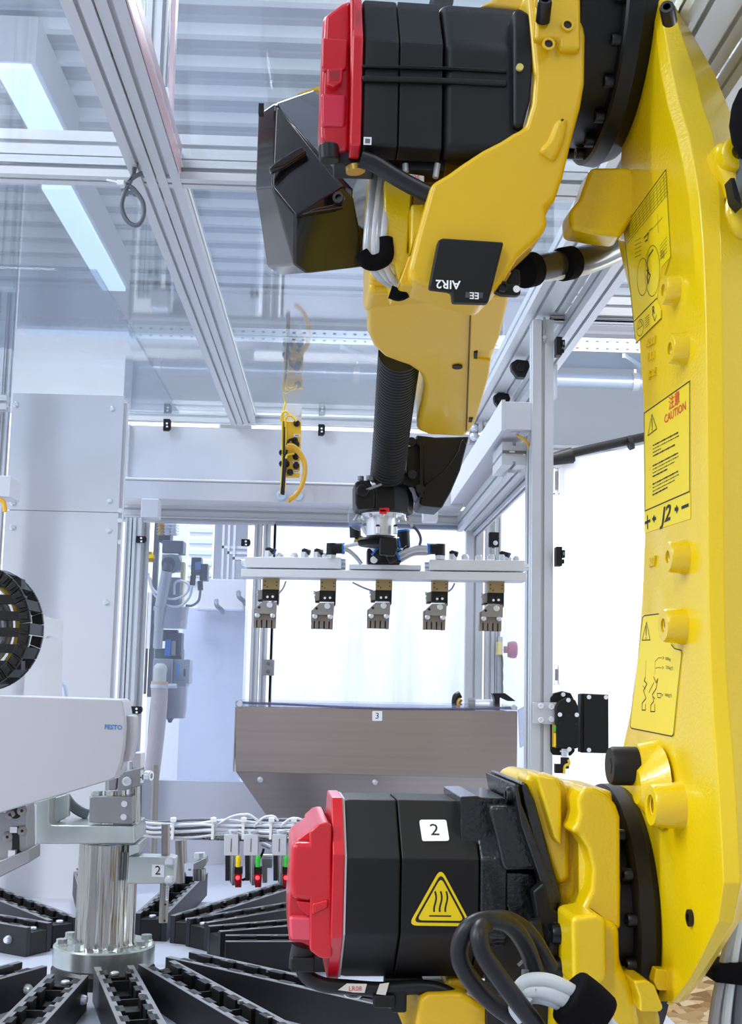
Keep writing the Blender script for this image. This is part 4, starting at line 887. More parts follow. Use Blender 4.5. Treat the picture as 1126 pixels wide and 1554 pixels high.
# red cap upper
b = B(RED); b.loft([usec(um2(533), 1.03), usec(um2(550), 1.03)]); b.build('red_flange', mt2, bevel=.003, label='red plastic flange')
capblock([c2(x_, y_) for x_, y_ in ((340, 65), (415, 12), (460, -10), (460, 200), (455, 640), (400, 650), (325, 600), (322, 500), (330, 300))], uvn+.02, .05, 'red_cap', mt2, bev=.008)
capblock([c2(x_, y_) for x_, y_ in ((335, 160), (445, 165), (440, 290), (425, 300), (350, 300), (332, 290))], uvn+.014, .04, 'cap_face', mt2, bev=.006)
capblock([c2(x_, y_) for x_, y_ in ((328, 395), (440, 398), (435, 540), (328, 540))], uvn+.016, .04, 'cap_face', mt2, m=mat('red_window_upper', (206, 40, 66), .3, coat=.4), bev=.005)
capblock([c2(x_, y_) for x_, y_ in ((355, 290), (425, 287), (420, 350), (385, 372), (355, 355))], uvn+.008, .03, 'cap_lug', mt2, bev=.003)
capblock([c2(x_, y_) for x_, y_ in ((365, 305), (412, 300), (408, 340), (375, 345))], uvn+.0075, .002, 'grip_pocket', mt2, m=mat('red_shaded_pocket', (150, 14, 30), .5), bev=0)  # darker red plate paints the shade inside the grip pocket
capblock([c2(x_, y_) for x_, y_ in ((456, -20), (480, -20), (476, 560), (456, 560))], uvn+.006, .02, 'red_cap', mt2, bev=.003)
# square white-framed patch (code removed)
b = B(WLB); b.prism([RV(*c2(x_, y_), uvn-.001) for x_, y_ in ((512, 585), (546, 586), (545, 619), (511, 618))], RVa*.0005); b.use(ALD); b.prism([RV(*c2(x_, y_), uvn-.0014) for x_, y_ in ((519, 592), (540, 593), (539, 612), (518, 611))], RVa*.0003); b.build('small_label', mt2, label='small white-framed grey square')
# connectors and cable under the upper motor
b = B(RUB); b.cyl(RV(*c2(362, 620), uvn+.02), RV(*c2(366, 690), uvn+.02), .0135, n=20); b.box(RV(*c2(470, 690), 1.60), (.055, .05, .03)); b.box(RV(*c2(600, 690), 1.62), (.12, .05, .015)); b.box(RV(*c2(760, 710), 1.60), (.06, .04, .03)); b.build('connector', mt2, bevel=.003)
b = B(BRS); b.cyl(RV(*c2(475, 712), 1.58), RV(*c2(478, 735), 1.58), .013, n=16); b.build('gland', mt2)
b = B(ALB); b.cyl(RV(*c2(690, 700), 1.58), RV(*c2(692, 735), 1.58), .004, n=10); b.cyl(RV(*c2(828, 700), 1.575), RV(*c2(818, 760), 1.575), .004, n=10); b.build('cap_screw', mt2)
b = B(RUB); b.tube([RV(*c2(x_, y_), 1.555) for x_, y_ in ((500, 680), (560, 700), (640, 750), (710, 790), (790, 830))], .0115, 12); b.build('motor_cable', mt2)
b = B(MATS['cable_tag']); b.prism([RV(*c2(x_, y_), 1.565) for x_, y_ in ((650, 735), (770, 752), (770, 785), (720, 788))], RVa*.001); b.use(RIN); b.text('LN30', RV(*c2(722, 757), 1.5645), RUa, ZA, .008, 'CENTER', 0); b.build('cable_tag', mt2, fixn=False)
b = B(RUB); b.prism([RV(x_, y_, 1.70) for x_, y_ in ((655, -10), (690, -8), (688, 4), (660, 3))], RVa*.04); b.build('plug', mt2)
# faceted gloss black cover of the wrist motors
b = B(BLG)
F_ = {}
def fv(k, x_, y_, v_): F_[k] = RV(*c2(x_, y_), v_)
fv('a', 135, 438, 1.80); fv('b', 320, 375, 1.98); fv('c', 62, 480, 1.84); fv('d', 50, 805, 1.84); fv('e', 120, 800, 1.80) ; fv('f', 218, 920, 1.78); fv('g', 100, 1140, 1.88); fv('h', 165, 1178, 1.90)
fv('i', 340, 680, 1.78); fv('j', 465, 810, 1.78); fv('k', 420, 800, 1.78); fv('l', 470, 850, 1.79); fv('m', 520, 1140, 1.82); fv('n', 270, 1170, 1.80); fv('o', 215, 1130, 1.79); fv('p', 88, 470, 1.82); fv('q', 560, 820, 1.90); fv('r', 330, 640, 1.80); fv('s', 200, 930, 1.785); fv('t', 520, 700, 1.86)
BK = RVa*.09
def g(*ks): b.f([vv(k) for k in ks])
vd = {}; CEN = sum(F_.values(), V((0, 0, 0)))/len(F_)
def vv(k):
    if k not in vd: vd[k] = b.bm.verts.new(F_[k] if k in F_ else CEN + (F_[k[:-1]]-CEN)*.86 + BK + ZA*.035)
    return vd[k]
g('a', 'p', 'e'); g('p', 'c', 'd', 'e'); g('a', 'e', 'f', 'k'); g('a', 'k', 'j', 'i'); g('e', 'd', 'g', 'o'); g('e', 'o', 'f'); g('g', 'h', 'n', 'o'); g('f', 'o', 'n', 'm', 'l'); g('f', 'l', 'k'); g('k', 'l', 'j')
g('a', 'i', 'b'); g('i', 'j', 't'); g('b', 'i', 't'); g('j', 'l', 'm', 'q'); g('j', 'q', 't')
rim = ['a', 'b', 't', 'q', 'm', 'n', 'h', 'g', 'd', 'c', 'p']
for x_, y_ in zip(rim, rim[1:] + rim[:1]): g(x_, y_, y_+'2', x_+'2')
g(*[k+'2' for k in rim[::-1]])
cov = b.build('motor_cover', rob, bevel=.006, seg=3, label='glossy black faceted cover', ang=12)
b = B(BLG); q = [RV(*c2(x_, y_), 1.775) for x_, y_ in ((105, 715), (150, 680), (215, 640), (250, 622), (272, 648), (225, 680), (170, 715), (115, 738))]; b.prism(q, RVa*.012); b.build('grip', cov, bevel=.003)
b = B(INK); q = [RV(*c2(x_, y_), 1.7735) for x_, y_ in ((125, 715), (170, 682), (235, 642), (262, 646), (215, 676), (160, 708))]; b.prism(q, RVa*.001); b.build('grip_slot', cov)
b = B(BLG); b.prism([RV(*c2(x_, y_), 1.765) for x_, y_ in ((235, 920), (300, 890), (395, 870), (425, 870), (425, 885), (300, 905))], RVa*.012); b.build('cover_rib', cov, bevel=.002)
a = RV(*c2(408, 850), 1.765); b = B(BLO); b.hexs(a, (-.2, -.98, 0), .009, .008); b.build('cap_screw', cov)
a = RV(*c2(75, 470), 1.80); b = B(BLO); b.box(a, (.008, .012, .016)); b.build('cap_screw', cov)
b = B(YSM); b.prism([RV(x_, y_, 1.97) for x_, y_ in ((452, 142), (490, 128), (500, 200), (488, 170))], RVa*.1); b.build('arm_corner', cov)
# grey hoses bundled past the cover
for k in range(4):
    dx = k*7
    b = B(HSE if k % 2 else SLV)
    b.tube([RV(x_+dx*f_, y_, v_) for x_, y_, v_, f_ in ((574, 235, 1.66, 1), (566, 300, 1.62, 1), (560, 350, 1.60, 1), (559, 385, 1.60, 1), (568, 408, 1.61, .8), (590, 428, 1.62, .4), (625, 440-k*3, 1.64, 0), (665, 440-k*4, 1.66, 0))], .0072, 12)
    tag(b.build('air_hose'), ('outermost', 'second', 'third', 'innermost')[k] + ' of the four ' + 'grey hoses curving beside the black cover, counted from the left', 'hose', 'grey hoses beside the black cover')
b = B(VEL); b.tube([RV(x_, y_, 1.598) for x_, y_ in ((548, 385), (558, 397), (572, 398), (585, 388), (584, 362))], .011, 12); tag(b.build('cable_strap'), 'black velcro strap round the grey hoses at the cover corner', 'strap')
b = B(VEL); b.tube([RV(x_, y_, 1.60) for x_, y_ in ((592, 443), (606, 447), (620, 440))], .009, 12); tag(b.build('cable_strap'), 'small black strap round the grey hoses above the forearm', 'strap')
# air and signal panel
b = B(BLM); q = rv([(-305, 1200), (-200, 1020), (-180, 1015), (110, 1030), (60, 1290), (0, 1295), (-80, 1290), (-75, 1250), (-110, 1240), (-190, 1238), (-225, 1230)], 1.53)
q = [RV(*c2(x_, y_), 1.516) for x_, y_ in ((790, 1230), (830, 1025), (850, 1015), (1112, 1032), (1060, 1240), (1045, 1294), (892, 1290), (888, 1245), (870, 1240))]
b.prism(q, RVa*.014); pn = b.build('connection_panel', rob, bevel=.003, label='black connection panel with white letters')
b = B(WHT); b.text('AIR2', RV(*c2(872, 1214), 1.5145), -RUa, -ZA, .0155, 'CENTER', .0002, 0, .02); b.text('EE', RV(*c2(985, 1262), 1.5145), -RUa, -ZA, .0125, 'CENTER', .0002, 0, .01)
b.use(mat('dark_grey_print', (70, 70, 74), .5)); b.prism([RV(*c2(x_, y_), 1.5152) for x_, y_ in ((948, 1248), (1022, 1250), (1020, 1274), (946, 1272))], RVa*.0005); b.build('lettering', pn, fixn=False)
b = B(TAN); b.tube([RV(*c2(x_, y_), 1.57) for x_, y_ in ((770, 1150), (775, 1190), (800, 1225))], .016, 14); b.use(ALB); b.cyl(RV(*c2(795, 1240), 1.63), RV(*c2(870, 1255), 1.63), .012); b.build('air_fitting', pn)
b = B(BLM); b.prism([RV(*c3(x_, y_), 1.545) for x_, y_ in ((60, 1215), (75, 1212), (150, 1212), (178, 1215), (182, 1255), (165, 1262), (100, 1258), (60, 1240))], RVa*.012); b.prism([RV(*c3(x_, y_), 1.56) for x_, y_ in ((120, 1200), (150, 1150), (178, 1150), (180, 1215), (130, 1215))], RVa*.02); b.build('hose_clamp', pn, bevel=.002)
a = RV(*c3(103, 1228), 1.543); b = B(BLO); b.hexs(a, -RVa, .007, .006); b.build('cap_screw', pn)
a = RV(*c3(162, 1236), 1.544); b = B(WLB); b.cyl(a, a-RVa*.002, .0045, n=14); b.build('hole', pn)
# corrugated dress-pack tube running right, with velcro
b = B(mat('dark_sleeve', (48, 44, 40), .35, coat=.4)); b.tube([RV(x_, y_, v_) for x_, y_, v_ in ((792, 412, 1.62), (850, 400, 1.66), (900, 388, 1.70), (960, 362, 1.80), (1000, 350, 1.9))], .0185, 20)
tag(b.build('hose'), 'dark sheathed hose running from the elbow to behind the robot arm', 'hose')
b = B(HSE); b.tube([RV(x_, y_, v_) for x_, y_, v_ in ((792, 420, 1.63), (850, 416, 1.66), (900, 405, 1.70), (960, 380, 1.80), (1000, 360, 1.9))], .008, 12)
tag(b.build('hose'), 'pale hose running just under the dark sheathed hose', 'hose')
for n_, (x_, y_, v_) in enumerate(((802, 408, 1.62), (860, 398, 1.66))):
    b = B(VEL); d_ = (RV(x_+20, y_-4, v_+.015)-RV(x_, y_, v_)).normalized(); a = RV(x_, y_+2, v_); b.lathe(a - d_*.011, d_, [(0, .018), (.001, .0235), (.021, .0235), (.022, .018)], 24)
    tag(b.build('cable_strap'), ('black velcro strap on the dark hose, next to the elbow', 'black velcro strap on the dark hose, nearer the upright arm')[n_], 'strap')
# ---- forearm, running away from the camera and down
FA0, FA1 = RV(700, 430, 1.68), RV(672, 660, 2.30)
fn = (FA1-FA0).cross(RUa).normalized()                 # plane of the face we look at
if fn.y > 0: fn = -fn
def fp_(x_, y_, off=0): return PN(x_, y_, FA0 + fn*off, fn)
out = [(559, 430), (556, 470), (557, 508), (566, 528), (582, 543), (600, 550), (618, 556), (636, 568), (643, 586), (640, 610), (632, 640), (632, 655), (650, 661), (708, 664), (716, 652), (722, 640), (736, 580), (760, 510), (775, 450), (778, 436), (559, 424)]
b = B(YSM); mid = [fp_(x_, y_) for x_, y_ in out]; b.prism(mid, fn*-.16); fa = b.build('forearm', rob, bevel=.022, seg=4, ang=25)
# edge cover on the right side of the forearm, with its step
b = B(YSM); q = [(714, 452), (771, 450), (757, 515), (750, 531), (722, 533), (719, 545), (745, 548), (741, 575), (722, 640), (712, 655), (707, 655)]
b.prism([fp_(x_, y_, .004) for x_, y_ in q], fn*-.03); b.build('side_cover', fa, bevel=.003)
b = B(INK); b.bar(fp_(714, 460, .0045), fp_(707, 655, .0045), .0012, .002, fn); b.prism([fp_(x_, y_, .006) for x_, y_ in ((719, 535), (725, 535), (724, 545), (719, 544))], fn*-.004); b.prism([fp_(x_, y_, .006) for x_, y_ in ((712, 635), (718, 635), (716, 641), (711, 641))], fn*-.004); b.build('cover_joint', fa)
b = B(INK); a = fp_(694, 556, .001); b.cyl(a, a+fn*.002, .0085, n=20); b.build('plug', fa)
b = B(YSM); q = [(566, 240), (800, 240), (800, 400), (779, 445), (559, 445), (560, 300)]; b.prism([RV(x_, y_, 1.70) for x_, y_ in q], RVa*.10); b.build('elbow_shell', fa, bevel=.01)
# corrugated hose
path = smooth_path([RV(x_, y_, v_) for x_, y_, v_ in ((607, 535, 2.02), (602, 580, 2.12), (596, 640, 2.26), (590, 700, 2.38), (585, 742, 2.46))], 30)
b = B(RUB); L_ = [0]
for p0, p1 in zip(path, path[1:]): L_.append(L_[-1] + (p1-p0).length)
tot = L_[-1]; NR = 46; rings = []
def at_len(s_):
    for i in range(len(L_)-1):
        if s_ <= L_[i+1]: f_ = (s_-L_[i])/(L_[i+1]-L_[i]); return path[i].lerp(path[i+1], f_), (path[i+1]-path[i]).normalized()
    return path[-1], (path[-1]-path[-2]).normalized()
for k in range(NR*4+1):
    s_ = tot*k/(NR*4); p, d_ = at_len(s_); _, sd, up_ = frame_of(d_, (1, 0, 0)); r_ = (.0365 - .003*(s_/tot)) * (1.0, 1.0, .88, .88)[k % 4]; rings.append(b.ringpts(p, sd, up_, r_, 24))
b.loft(rings); b.build('corrugated_hose', rob, smooth=50, label='black corrugated hose down to the wrist')
# ---- wrist
WV = 2.42
def w7(pl, v): return [RV(*d7(x_, y_), v) for x_, y_ in pl]
b = B(BLK); q = w7([(570, 85), (700, 100), (920, 95), (905, 150), (860, 320), (800, 460), (740, 568), (610, 555), (590, 535), (600, 490), (615, 420), (600, 150)], WV); b.prism(q, RVa*.11); wr = b.build('wrist', rob, bevel=.014, seg=4, label='black wrist castings')
b = B(BLK); b.prism(w7([(625, 415), (700, 360), (760, 318), (800, 260), (850, 180), (860, 130), (880, 110), (905, 150), (860, 320), (800, 460), (740, 566), (612, 553), (595, 535)], WV-.006), RVa*.02); b.build('wrist_panel', wr, bevel=.004, seg=3)
b = B(BLK); b.prism(w7([(525, 110), (610, 105), (618, 150), (615, 500), (580, 500), (560, 430), (440, 420), (440, 380), (480, 350), (510, 290), (540, 180)], WV+.01), RVa*.08); b.build('wrist_arm', wr, bevel=.005)
b = B(BLO); b.bar(RV(*d7(603, 110), WV-.01), RV(*d7(606, 500), WV-.01), .006, .008)
for x_, y_ in ((540, 130), (602, 130), (598, 440), (545, 345)): b.cyl(RV(*d7(x_, y_), WV-.012), RV(*d7(x_, y_), WV+.0), .009, n=12)
b.build('wrist_bolt', wr)
b = B(BLM); b.prism(w7([(510, 160), (560, 155), (560, 350), (505, 345)], WV+.0), RVa*.05); b.build('wrist_pad', wr, bevel=.003)
zc = RV(*d7(370, 450), WV).z; uC = loc(RV(*d7(375, 500), WV-.02))[0]; vC = WV+.03
ax = RL(uC, vC, 0)
def zz7(y_): return RV(*d7(375, y_), vC-.05).z
b = B(BLK)
b.lathe(V((ax.x, ax.y, zz7(585))), (0, 0, 1), [(0, .054), (.0, .058), (zz7(500)-zz7(585), .060), (zz7(440)-zz7(585), .056), (zz7(400)-zz7(585), .048), (zz7(370)-zz7(585), .03)], 10)
b.build('wrist_bell', wr, bevel=.004)
b = B(BLK); b.prism(w7([(170, 395), (185, 388), (265, 380), (270, 400), (300, 460), (300, 570), (185, 575), (170, 540)], WV-.03), RVa*.08); b.build('wrist_lug', wr, bevel=.004)
for x_, y_ in ((205, 385), (262, 382), (275, 388)):
    a = RV(*d7(x_, y_), WV-.02); b = B(ALD); b.cyl(a, a+V((0, 0, .008)), .006, n=10); b.build('cap_screw', wr)
b = B(BLO); a = RV(*d7(215, 455), WV-.03); b.hexs(a, -RVa, .012, .01); b.build('cap_screw', wr)
b = B(GSH); b.prism(w7([(240, 440), (340, 405), (345, 415), (270, 445)], WV-.065), RVa*.01); b.build('wrist_mark', wr)
b = B(BLO); b.lathe(V((ax.x, ax.y, zz7(610))), (0, 0, 1), [(0, .038), (zz7(575)-zz7(610), .048)], 40); wf = b.build('tool_flange', wr)
for k in range(10):
    t_ = 2*math.pi*k/10+.2; p = V((ax.x-.042*math.cos(t_), ax.y-.042*math.sin(t_), zz7(604))); b = B(ALB); b.cyl(p, p+V((0, 0, -.006)), .0045, n=12); b.build('bolt', wr)
# ================================================================ GRIPPER TOOL
GY = 2.60
tool = thing('gripper_tool', 'aluminium gripper bar with five grippers hanging from the robot wrist', 'gripper', (ax.x, GY, P(580, 870, GY).z))
def gp(x_, y_, Y=GY): return P(x_, y_, Y)
# tool changer drum
GZ = GY
def z7(y_): return P(*d7(370, y_), ax.y-.05).z
b = B(ALB); b.lathe(V((ax.x-.005, ax.y, z7(735))), (0, 0, 1), [(0, .026), (0, .029), (z7(600)-z7(735), .029), (z7(600)-z7(735)+.001, .026)], 48); b.lathe(V((ax.x, ax.y, z7(612))), (0, 0, 1), [(0, .04), (.006, .044), (.010, .044), (.012, .034)], 48); b.build('tool_changer', tool)
b = B(INK)
for x_ in (318, 432): b.prism([P(*d7(x_+dx, dy), ax.y-.031) for dx, dy in ((-14, 690), (-10, 676), (10, 676), (14, 690), (14, 735), (-14, 735))], (0, .008, 0))
b.use(ALB)
for x_ in (318, 432): b.cyl(P(*d7(x_, 735), ax.y-.034), P(*d7(x_, 690), ax.y-.034), .0045, n=10)
b.build('window_slot', tool)
b = B(BLM); b.lathe(V((ax.x-.01, ax.y+.01, z7(800))), (0, 0, 1), [(0, .034), (0, .038), (.01, .041), (z7(760)-z7(800), .041), (z7(745)-z7(800), .034)], 24); b.prism([P(*d7(x_, y_), GY-.03) for x_, y_ in ((248, 830), (465, 830), (467, 935), (248, 930))], (0, .06, 0)); b.prism([P(*d7(x_, y_), ax.y-.055) for x_, y_ in ((330, 760), (440, 760), (450, 830), (430, 880), (330, 870))], (0, .03, 0)); b.build('valve_block', tool, bevel=.003)
b = B(ALD); 
for x_, y_, r_ in ((292, 908, .0075), (432, 828, .006)): a = P(*d7(x_, y_), GY-.032); b.use(WLB); b.cyl(a, a+V((0, -.003, 0)), r_)
b.build('screw', tool)
b = B(mat('red_clip', (220, 20, 30), .4)); 
for x_, y_, w_ in ((345, 582, .010), (372, 580, .012), (352, 592, .014)): b.box(P(*d7(x_, y_), ax.y-.055), (w_, .01, .008))
b.build('red_clip', tool, bevel=.001)
# push-in fittings with blue rings
def fitting(x0, y0, x1, y1, Y, r=.009, nm='fitting', ring=True):
    a, c = P(*d7(x0, y0), Y), P(*d7(x1, y1), Y); d_ = (c-a).normalized(); b = B(BLM); b.cyl(a, c, r, n=16); b.use(BLU); b.cyl(c, c+d_*.004, r*1.12, n=16); return b.build(nm, tool)
fitting(380, 760, 325, 753, GY-.07, .010); fitting(340, 800, 292, 788, GY-.06, .010); fitting(400, 805, 450, 795, GY-.06, .010); fitting(345, 890, 305, 855, GY-.07, .0095); fitting(385, 910, 440, 880, GY-.07, .0095)
fitting(490, 830, 485, 725, GY-.02, .013); fitting(170, 760, 168, 690, GY-.05, .0115, ring=False); fitting(452, 925, 454, 850, GY-.055, .006)
b = B(BRS); b.cyl(P(*d7(190, 780), GY-.04), P(*d7(205, 750), GY-.04), .009, n=12); b.cyl(P(*d7(165, 775), GY-.045), P(*d7(185, 782), GY-.045), .006, n=12); b.build('brass_nut', tool)
# bars
def gbox(x0, y0, x1, y1, Y, dep, nm, m=ALB, bev=.0015):
    a, c = P(x0, y1, Y), P(x1, y0, Y); b = B(m); b.bb(a.x, c.x, Y, Y+dep, a.z, c.z); return b.build(nm, tool, bevel=bev)
WAL = mat('white_aluminium', (226, 230, 236), .4, metal=.25, bump=.03)
def gslab(pl, Y, dep, nm, m=WAL):
    b = B(m); b.prism([P(x_, y_, Y) for x_, y_ in pl], (0, dep, 0)); return b.build(nm, tool, bevel=.0012)
gslab([(366, 863), (800, 869), (800, 881.5), (366, 875)], GY-.03, .07, 'main_bar')
gslab([(371, 845), (518, 846), (518, 863), (371, 861)], GY-.024, .06, 'manifold_block'); gslab([(652, 849), (797, 850.5), (797, 867), (652, 865)], GY-.024, .06, 'manifold_block'); gslab([(530, 856), (639, 857.5), (639, 865), (530, 863.5)], GY-.024, .06, 'clamp_plate')
for x_, y_ in ((370, 854), (521, 852), (521, 860), (648, 857), (648, 864), (799, 861)):
    a = P(x_, y_, GY-.0); b = B(ALB); b.cyl(a+V((-.005, 0, 0)), a+V((.005, 0, 0)), .007, n=12); b.build('plug_screw', tool)
for x_, y_ in ((425, 843), (447, 843), (493, 843), (706, 845), (727, 846), (745, 845), (770, 847), (784, 848)):
    a = P(x_, y_, GY); b = B(ALB); b.cyl(a+V((0, 0, -.006)), a+V((0, 0, .002)), .008, n=12); b.cyl(a, a+V((0, 0, .005)), .0055, n=6); b.build('plug_screw', tool)
for x_, y_, blue in ((408, 836, 1), (463, 838, 0), (482, 838, 0), (687, 841, 0), (763, 842, 1)):
    a = P(x_, y_, GY); b = B(ALB); b.cyl(a+V((0, 0, -.012)), a, .0085, n=8); b.use(BLM); b.cyl(a, a+V((0, 0, .006)), .0075, n=12); b.cyl(a+V((-.004, 0, .003)), a+V((.010, -.004, -.001)), .006, n=10)
    if blue: b.use(mat('navy_ring%d' % x_, (40, 60, 110), .4)); b.cyl(a+V((.010, -.004, -.001)), a+V((.014, -.004, -.003)), .0065, n=10)
    b.build('elbow_fitting', tool)
for s_, (xa, xb, y_) in ((1, (503, 521, 832)), (-1, (668, 650, 833))):
    a, c = P(xa, y_, GY-.02), P(xb, y_, GY-.02); b = B(BLM); b.cyl(a, c, .0115, n=18); b.cyl(a+V((0, 0, -.014)), a+V((0, 0, .010)), .0105, n=16); b.use(BLU); d_ = (c-a).normalized(); b.cyl(c-d_*.003, c+d_*.003, .0125, n=18); b.use(ALB); b.cyl(a+V((0, 0, -.022)), a+V((0, 0, -.012)), .010, n=8); b.build('elbow_fitting', tool)
# air hoses between fittings
def ghose(pl, r=.0042, m=HSE, lab='', nm='air_hose', cr=d7, Y=GY-.06):
    b = B(m); b.tube([P(*cr(x_, y_), Y if not k else Y+0) for k, (x_, y_) in enumerate(pl)], r, 10); return b.build(nm, tool, label=lab or None)
ghose(((305, 855), (262, 815), (200, 800), (95, 820))); ghose(((95, 838), (130, 850), (175, 890), (210, 935)), .0042, SLV); ghose(((440, 880), (500, 850), (570, 825), (645, 825))); ghose(((455, 900), (530, 862), (580, 850), (645, 850)), .0042); ghose(((470, 915), (500, 895), (560, 870), (640, 868)), .0036, SLV)
ghose(((325, 753), (255, 740), (228, 705), (222, 690)), .005); ghose(((345, 585), (260, 580), (205, 590), (160, 650)), .003, SLV, Y=GY-.12); ghose(((380, 590), (460, 620), (540, 680), (580, 720), (600, 770), (590, 820)), .003, DGC)
ghose(((190, 640), (280, 625), (420, 628), (520, 660), (545, 690)), .0028, HSE, Y=GY-.12); ghose(((200, 620), (330, 575), (440, 600), (520, 640)), .0028, SLV, Y=GY-.12); ghose(((445, 900), (500, 825), (520, 830)), .0022, RUB)
b = B(POL); b.tube([P(*d7(x_, y_), GY-.09) for x_, y_ in ((170, 580), (150, 620), (165, 670), (210, 690))], .010, 12); b.build('clear_sleeve', tool)
for pl in (((560, 880), (570, 900), (580, 905)),): pass
b = B(SLV); b.tube([P(x_, y_, GY) for x_, y_ in ((434, 882), (430, 892), (424, 900))], .002, 6); b.tube([P(x_, y_, GY+.02) for x_, y_ in ((535, 884), (552, 892), (566, 897))], .002, 6); b.tube([P(x_, y_, GY+.02) for x_, y_ in ((690, 885), (686, 893), (680, 898))], .002, 6); b.build('air_hose', tool)
# five grippers: traced once around their own origin, then copied
S5 = GY/1900.0*.1776
def gl(x_, y_, Y=0): return V(((x_-778)*S5, Y, -(y_-330)*S5))     # local coordinates from crop e5, second gripper
g0 = P(*e5(778, 330), GY)
def gadd(nm, mats, fn_, bev=.0008):
    b = B(mats); fn_(b)
    for v_ in b.bm.verts: v_.co += g0
    return b
gripper = bpy.data.objects.new('gripper', None)
def gprism(m, pl, y0, dy): 
    b = B(m); b.prism([gl(x_, z_, y0)+g0 for x_, z_ in pl], (0, dy, 0)); return b
body = gprism(BLM, [(706, 430), (846, 430), (846, 545), (835, 560), (832, 520), (706, 520), (706, 530), (672, 530), (672, 520), (706, 515)], 0, .04)
body.use(INK); body.prism([gl(x_, z_, -.001)+g0 for x_, z_ in ((730, 464), (775, 464), (775, 512), (730, 512))], (0, .001, 0)); body.prism([gl(x_, z_, -.004)+g0 for x_, z_ in ((777, 460), (820, 460), (820, 510), (777, 510))], (0, .004, 0))
grp = body.build('gripper_head', tool, bevel=0)
parts = []
b = gprism(BRZ, [(710, 328), (848, 328), (848, 430), (710, 430)], -.004, .04); b.use(INK)
for x_, z_ in ((728, 364), (728, 396), (827, 366), (827, 396), (750, 410)): b.cyl(g0+gl(x_, z_, -.0042), g0+gl(x_, z_, -.0048), .0014, n=8)
parts.append(b.build('mounting_plate', grp, label='bronze plate with screw holes'))
b = gprism(GPS, [(668, 440), (706, 430), (706, 522), (668, 522)], .006, .03); b.use(ALB); b.cyl(g0+gl(668, 445, .015), g0+gl(655, 445, .015), .0035, n=10); b.cyl(g0+gl(668, 480, .02), g0+gl(660, 480, .02), .003, n=10); parts.append(b.build('side_block', grp))
b = gprism(GPS, [(710, 537), (834, 535), (832, 640), (655, 638), (660, 585)], -.008, .012); b.use(INK); b.cyl(g0+gl(686, 586, -.0082), g0+gl(686, 586, -.0088), .0028, n=12); parts.append(b.build('lever_plate', grp, bevel=.0008))
b = B(ALB); b.lathe(g0+gl(776, 565, -.008), (0, -1, 0), [(0, .0062), (.004, .0062), (.005, .0052), (.005, .002)], 12); parts.append(b.build('bolt', grp))
for x_ in (753, 797):
    b = B(WLB); b.cyl(g0+gl(x_, 495 if x_ < 780 else 492, -.004), g0+gl(x_, 495 if x_ < 780 else 492, -.006), .0026, n=12); parts.append(b.build('set_screw', grp))
teeth = [(642, 755), (644, 640), (660, 625), (828, 640), (826, 757), (800, 757), (800, 690), (790, 690), (790, 755), (758, 755), (758, 690), (747, 690), (747, 753), (714, 753), (714, 690), (704, 690), (704, 753), (674, 753), (674, 690), (664, 690), (664, 755)]
b = gprism(JAW, teeth, 0, .03); b.use(INK); b.prism([gl(x_, z_, .012)+g0 for x_, z_ in ((660, 680), (805, 680), (805, 756), (660, 756))], (0, .001, 0)); parts.append(b.build('jaw', grp, label='comb-shaped jaw'))
for x_, z_ in ((672, 652), (803, 652)):
    b = B(ALB); b.lathe(g0+gl(x_, z_, -.004), (0, -1, 0), [(0, .0055), (.003, .0055), (.005, .003)], 10); parts.append(b.build('bolt', grp))
b = gprism(GPS, [(640, 600), (660, 588), (662, 660), (640, 700)], .004, .02); parts.append(b.build('side_block', grp))
gx = [(*e5(290, 320), 0), (583, 881, 1), (668, 883, 2), (753, 885, 3)]
for x_, y_, k in gx:
    c = grp.copy(); COL.objects.link(c); c.parent = tool; off = P(x_, y_-3 if k else y_, GY) - g0; off.y = 0; c.location = grp.location + off
    for ch in parts: d = ch.copy(); COL.objects.link(d); d.parent = c
# ================================================================ HOPPER
HPY = 3.55
hop = thing('steel_hopper', 'wide brushed steel hopper numbered 3 below the gripper bar', 'hopper', P(570, 1240, HPY))
A0, A1, A2, A3 = P(357, 1073, HPY), P(785, 1079, HPY), P(783, 1182, HPY), P(358, 1171, HPY)
b = B(STL); b.prism([A0, A1, A2, A3], (0, .004, 0)); b.build('front_panel', hop, .001)
b = B(STL); b.loft([[A3, A2, A2+V((0, .004, 0)), A3+V((0, .004, 0))], [P(448, 1300, HPY+.10), P(690, 1300, HPY+.10), P(690, 1300, HPY+.104), P(448, 1300, HPY+.104)]]); b.build('sloping_panel', hop)
b = B(STL)
b.bb(A0.x, A0.x+.003, HPY, HPY+.45, A3.z, A0.z); b.bb(A1.x-.003, A1.x, HPY, HPY+.45, A3.z, A0.z); b.bb(A0.x, A1.x, HPY+.45, HPY+.454, A3.z, A0.z); b.build('wall_sheet', hop)
for x_, y_ in ((395, 1183), (569, 1187), (743, 1190)):
    a = P(x_, y_, HPY+.008); b = B(ALB); b.lathe(a, (0, -1, -.3), [(0, .0085), (.003, .0085), (.008, .005), (.008, .002)], 12); b.build('screw', hop)
b = B(WLB); b.prism([P(x_, y_, HPY-.001) for x_, y_ in rounded([(565, 1079), (580, 1079), (580, 1094), (565, 1094)], 1.5)], (0, .0006, 0)); b.use(INK); b.text('3', P(572.5, 1086.7, HPY-.0015), V((1, 0, 0)), V((0, 0, 1)), .024, 'CENTER', 0); b.build('number_label', hop, fixn=False, label='white number label reading 3')
b = B(VIO); b.tube([P(x_, y_, HPY-.0) for x_, y_ in ((359, 1066), (440, 1069), (570, 1075), (700, 1076), (783, 1074))], .0035, 6); b.build('acrylic_edge', hop)
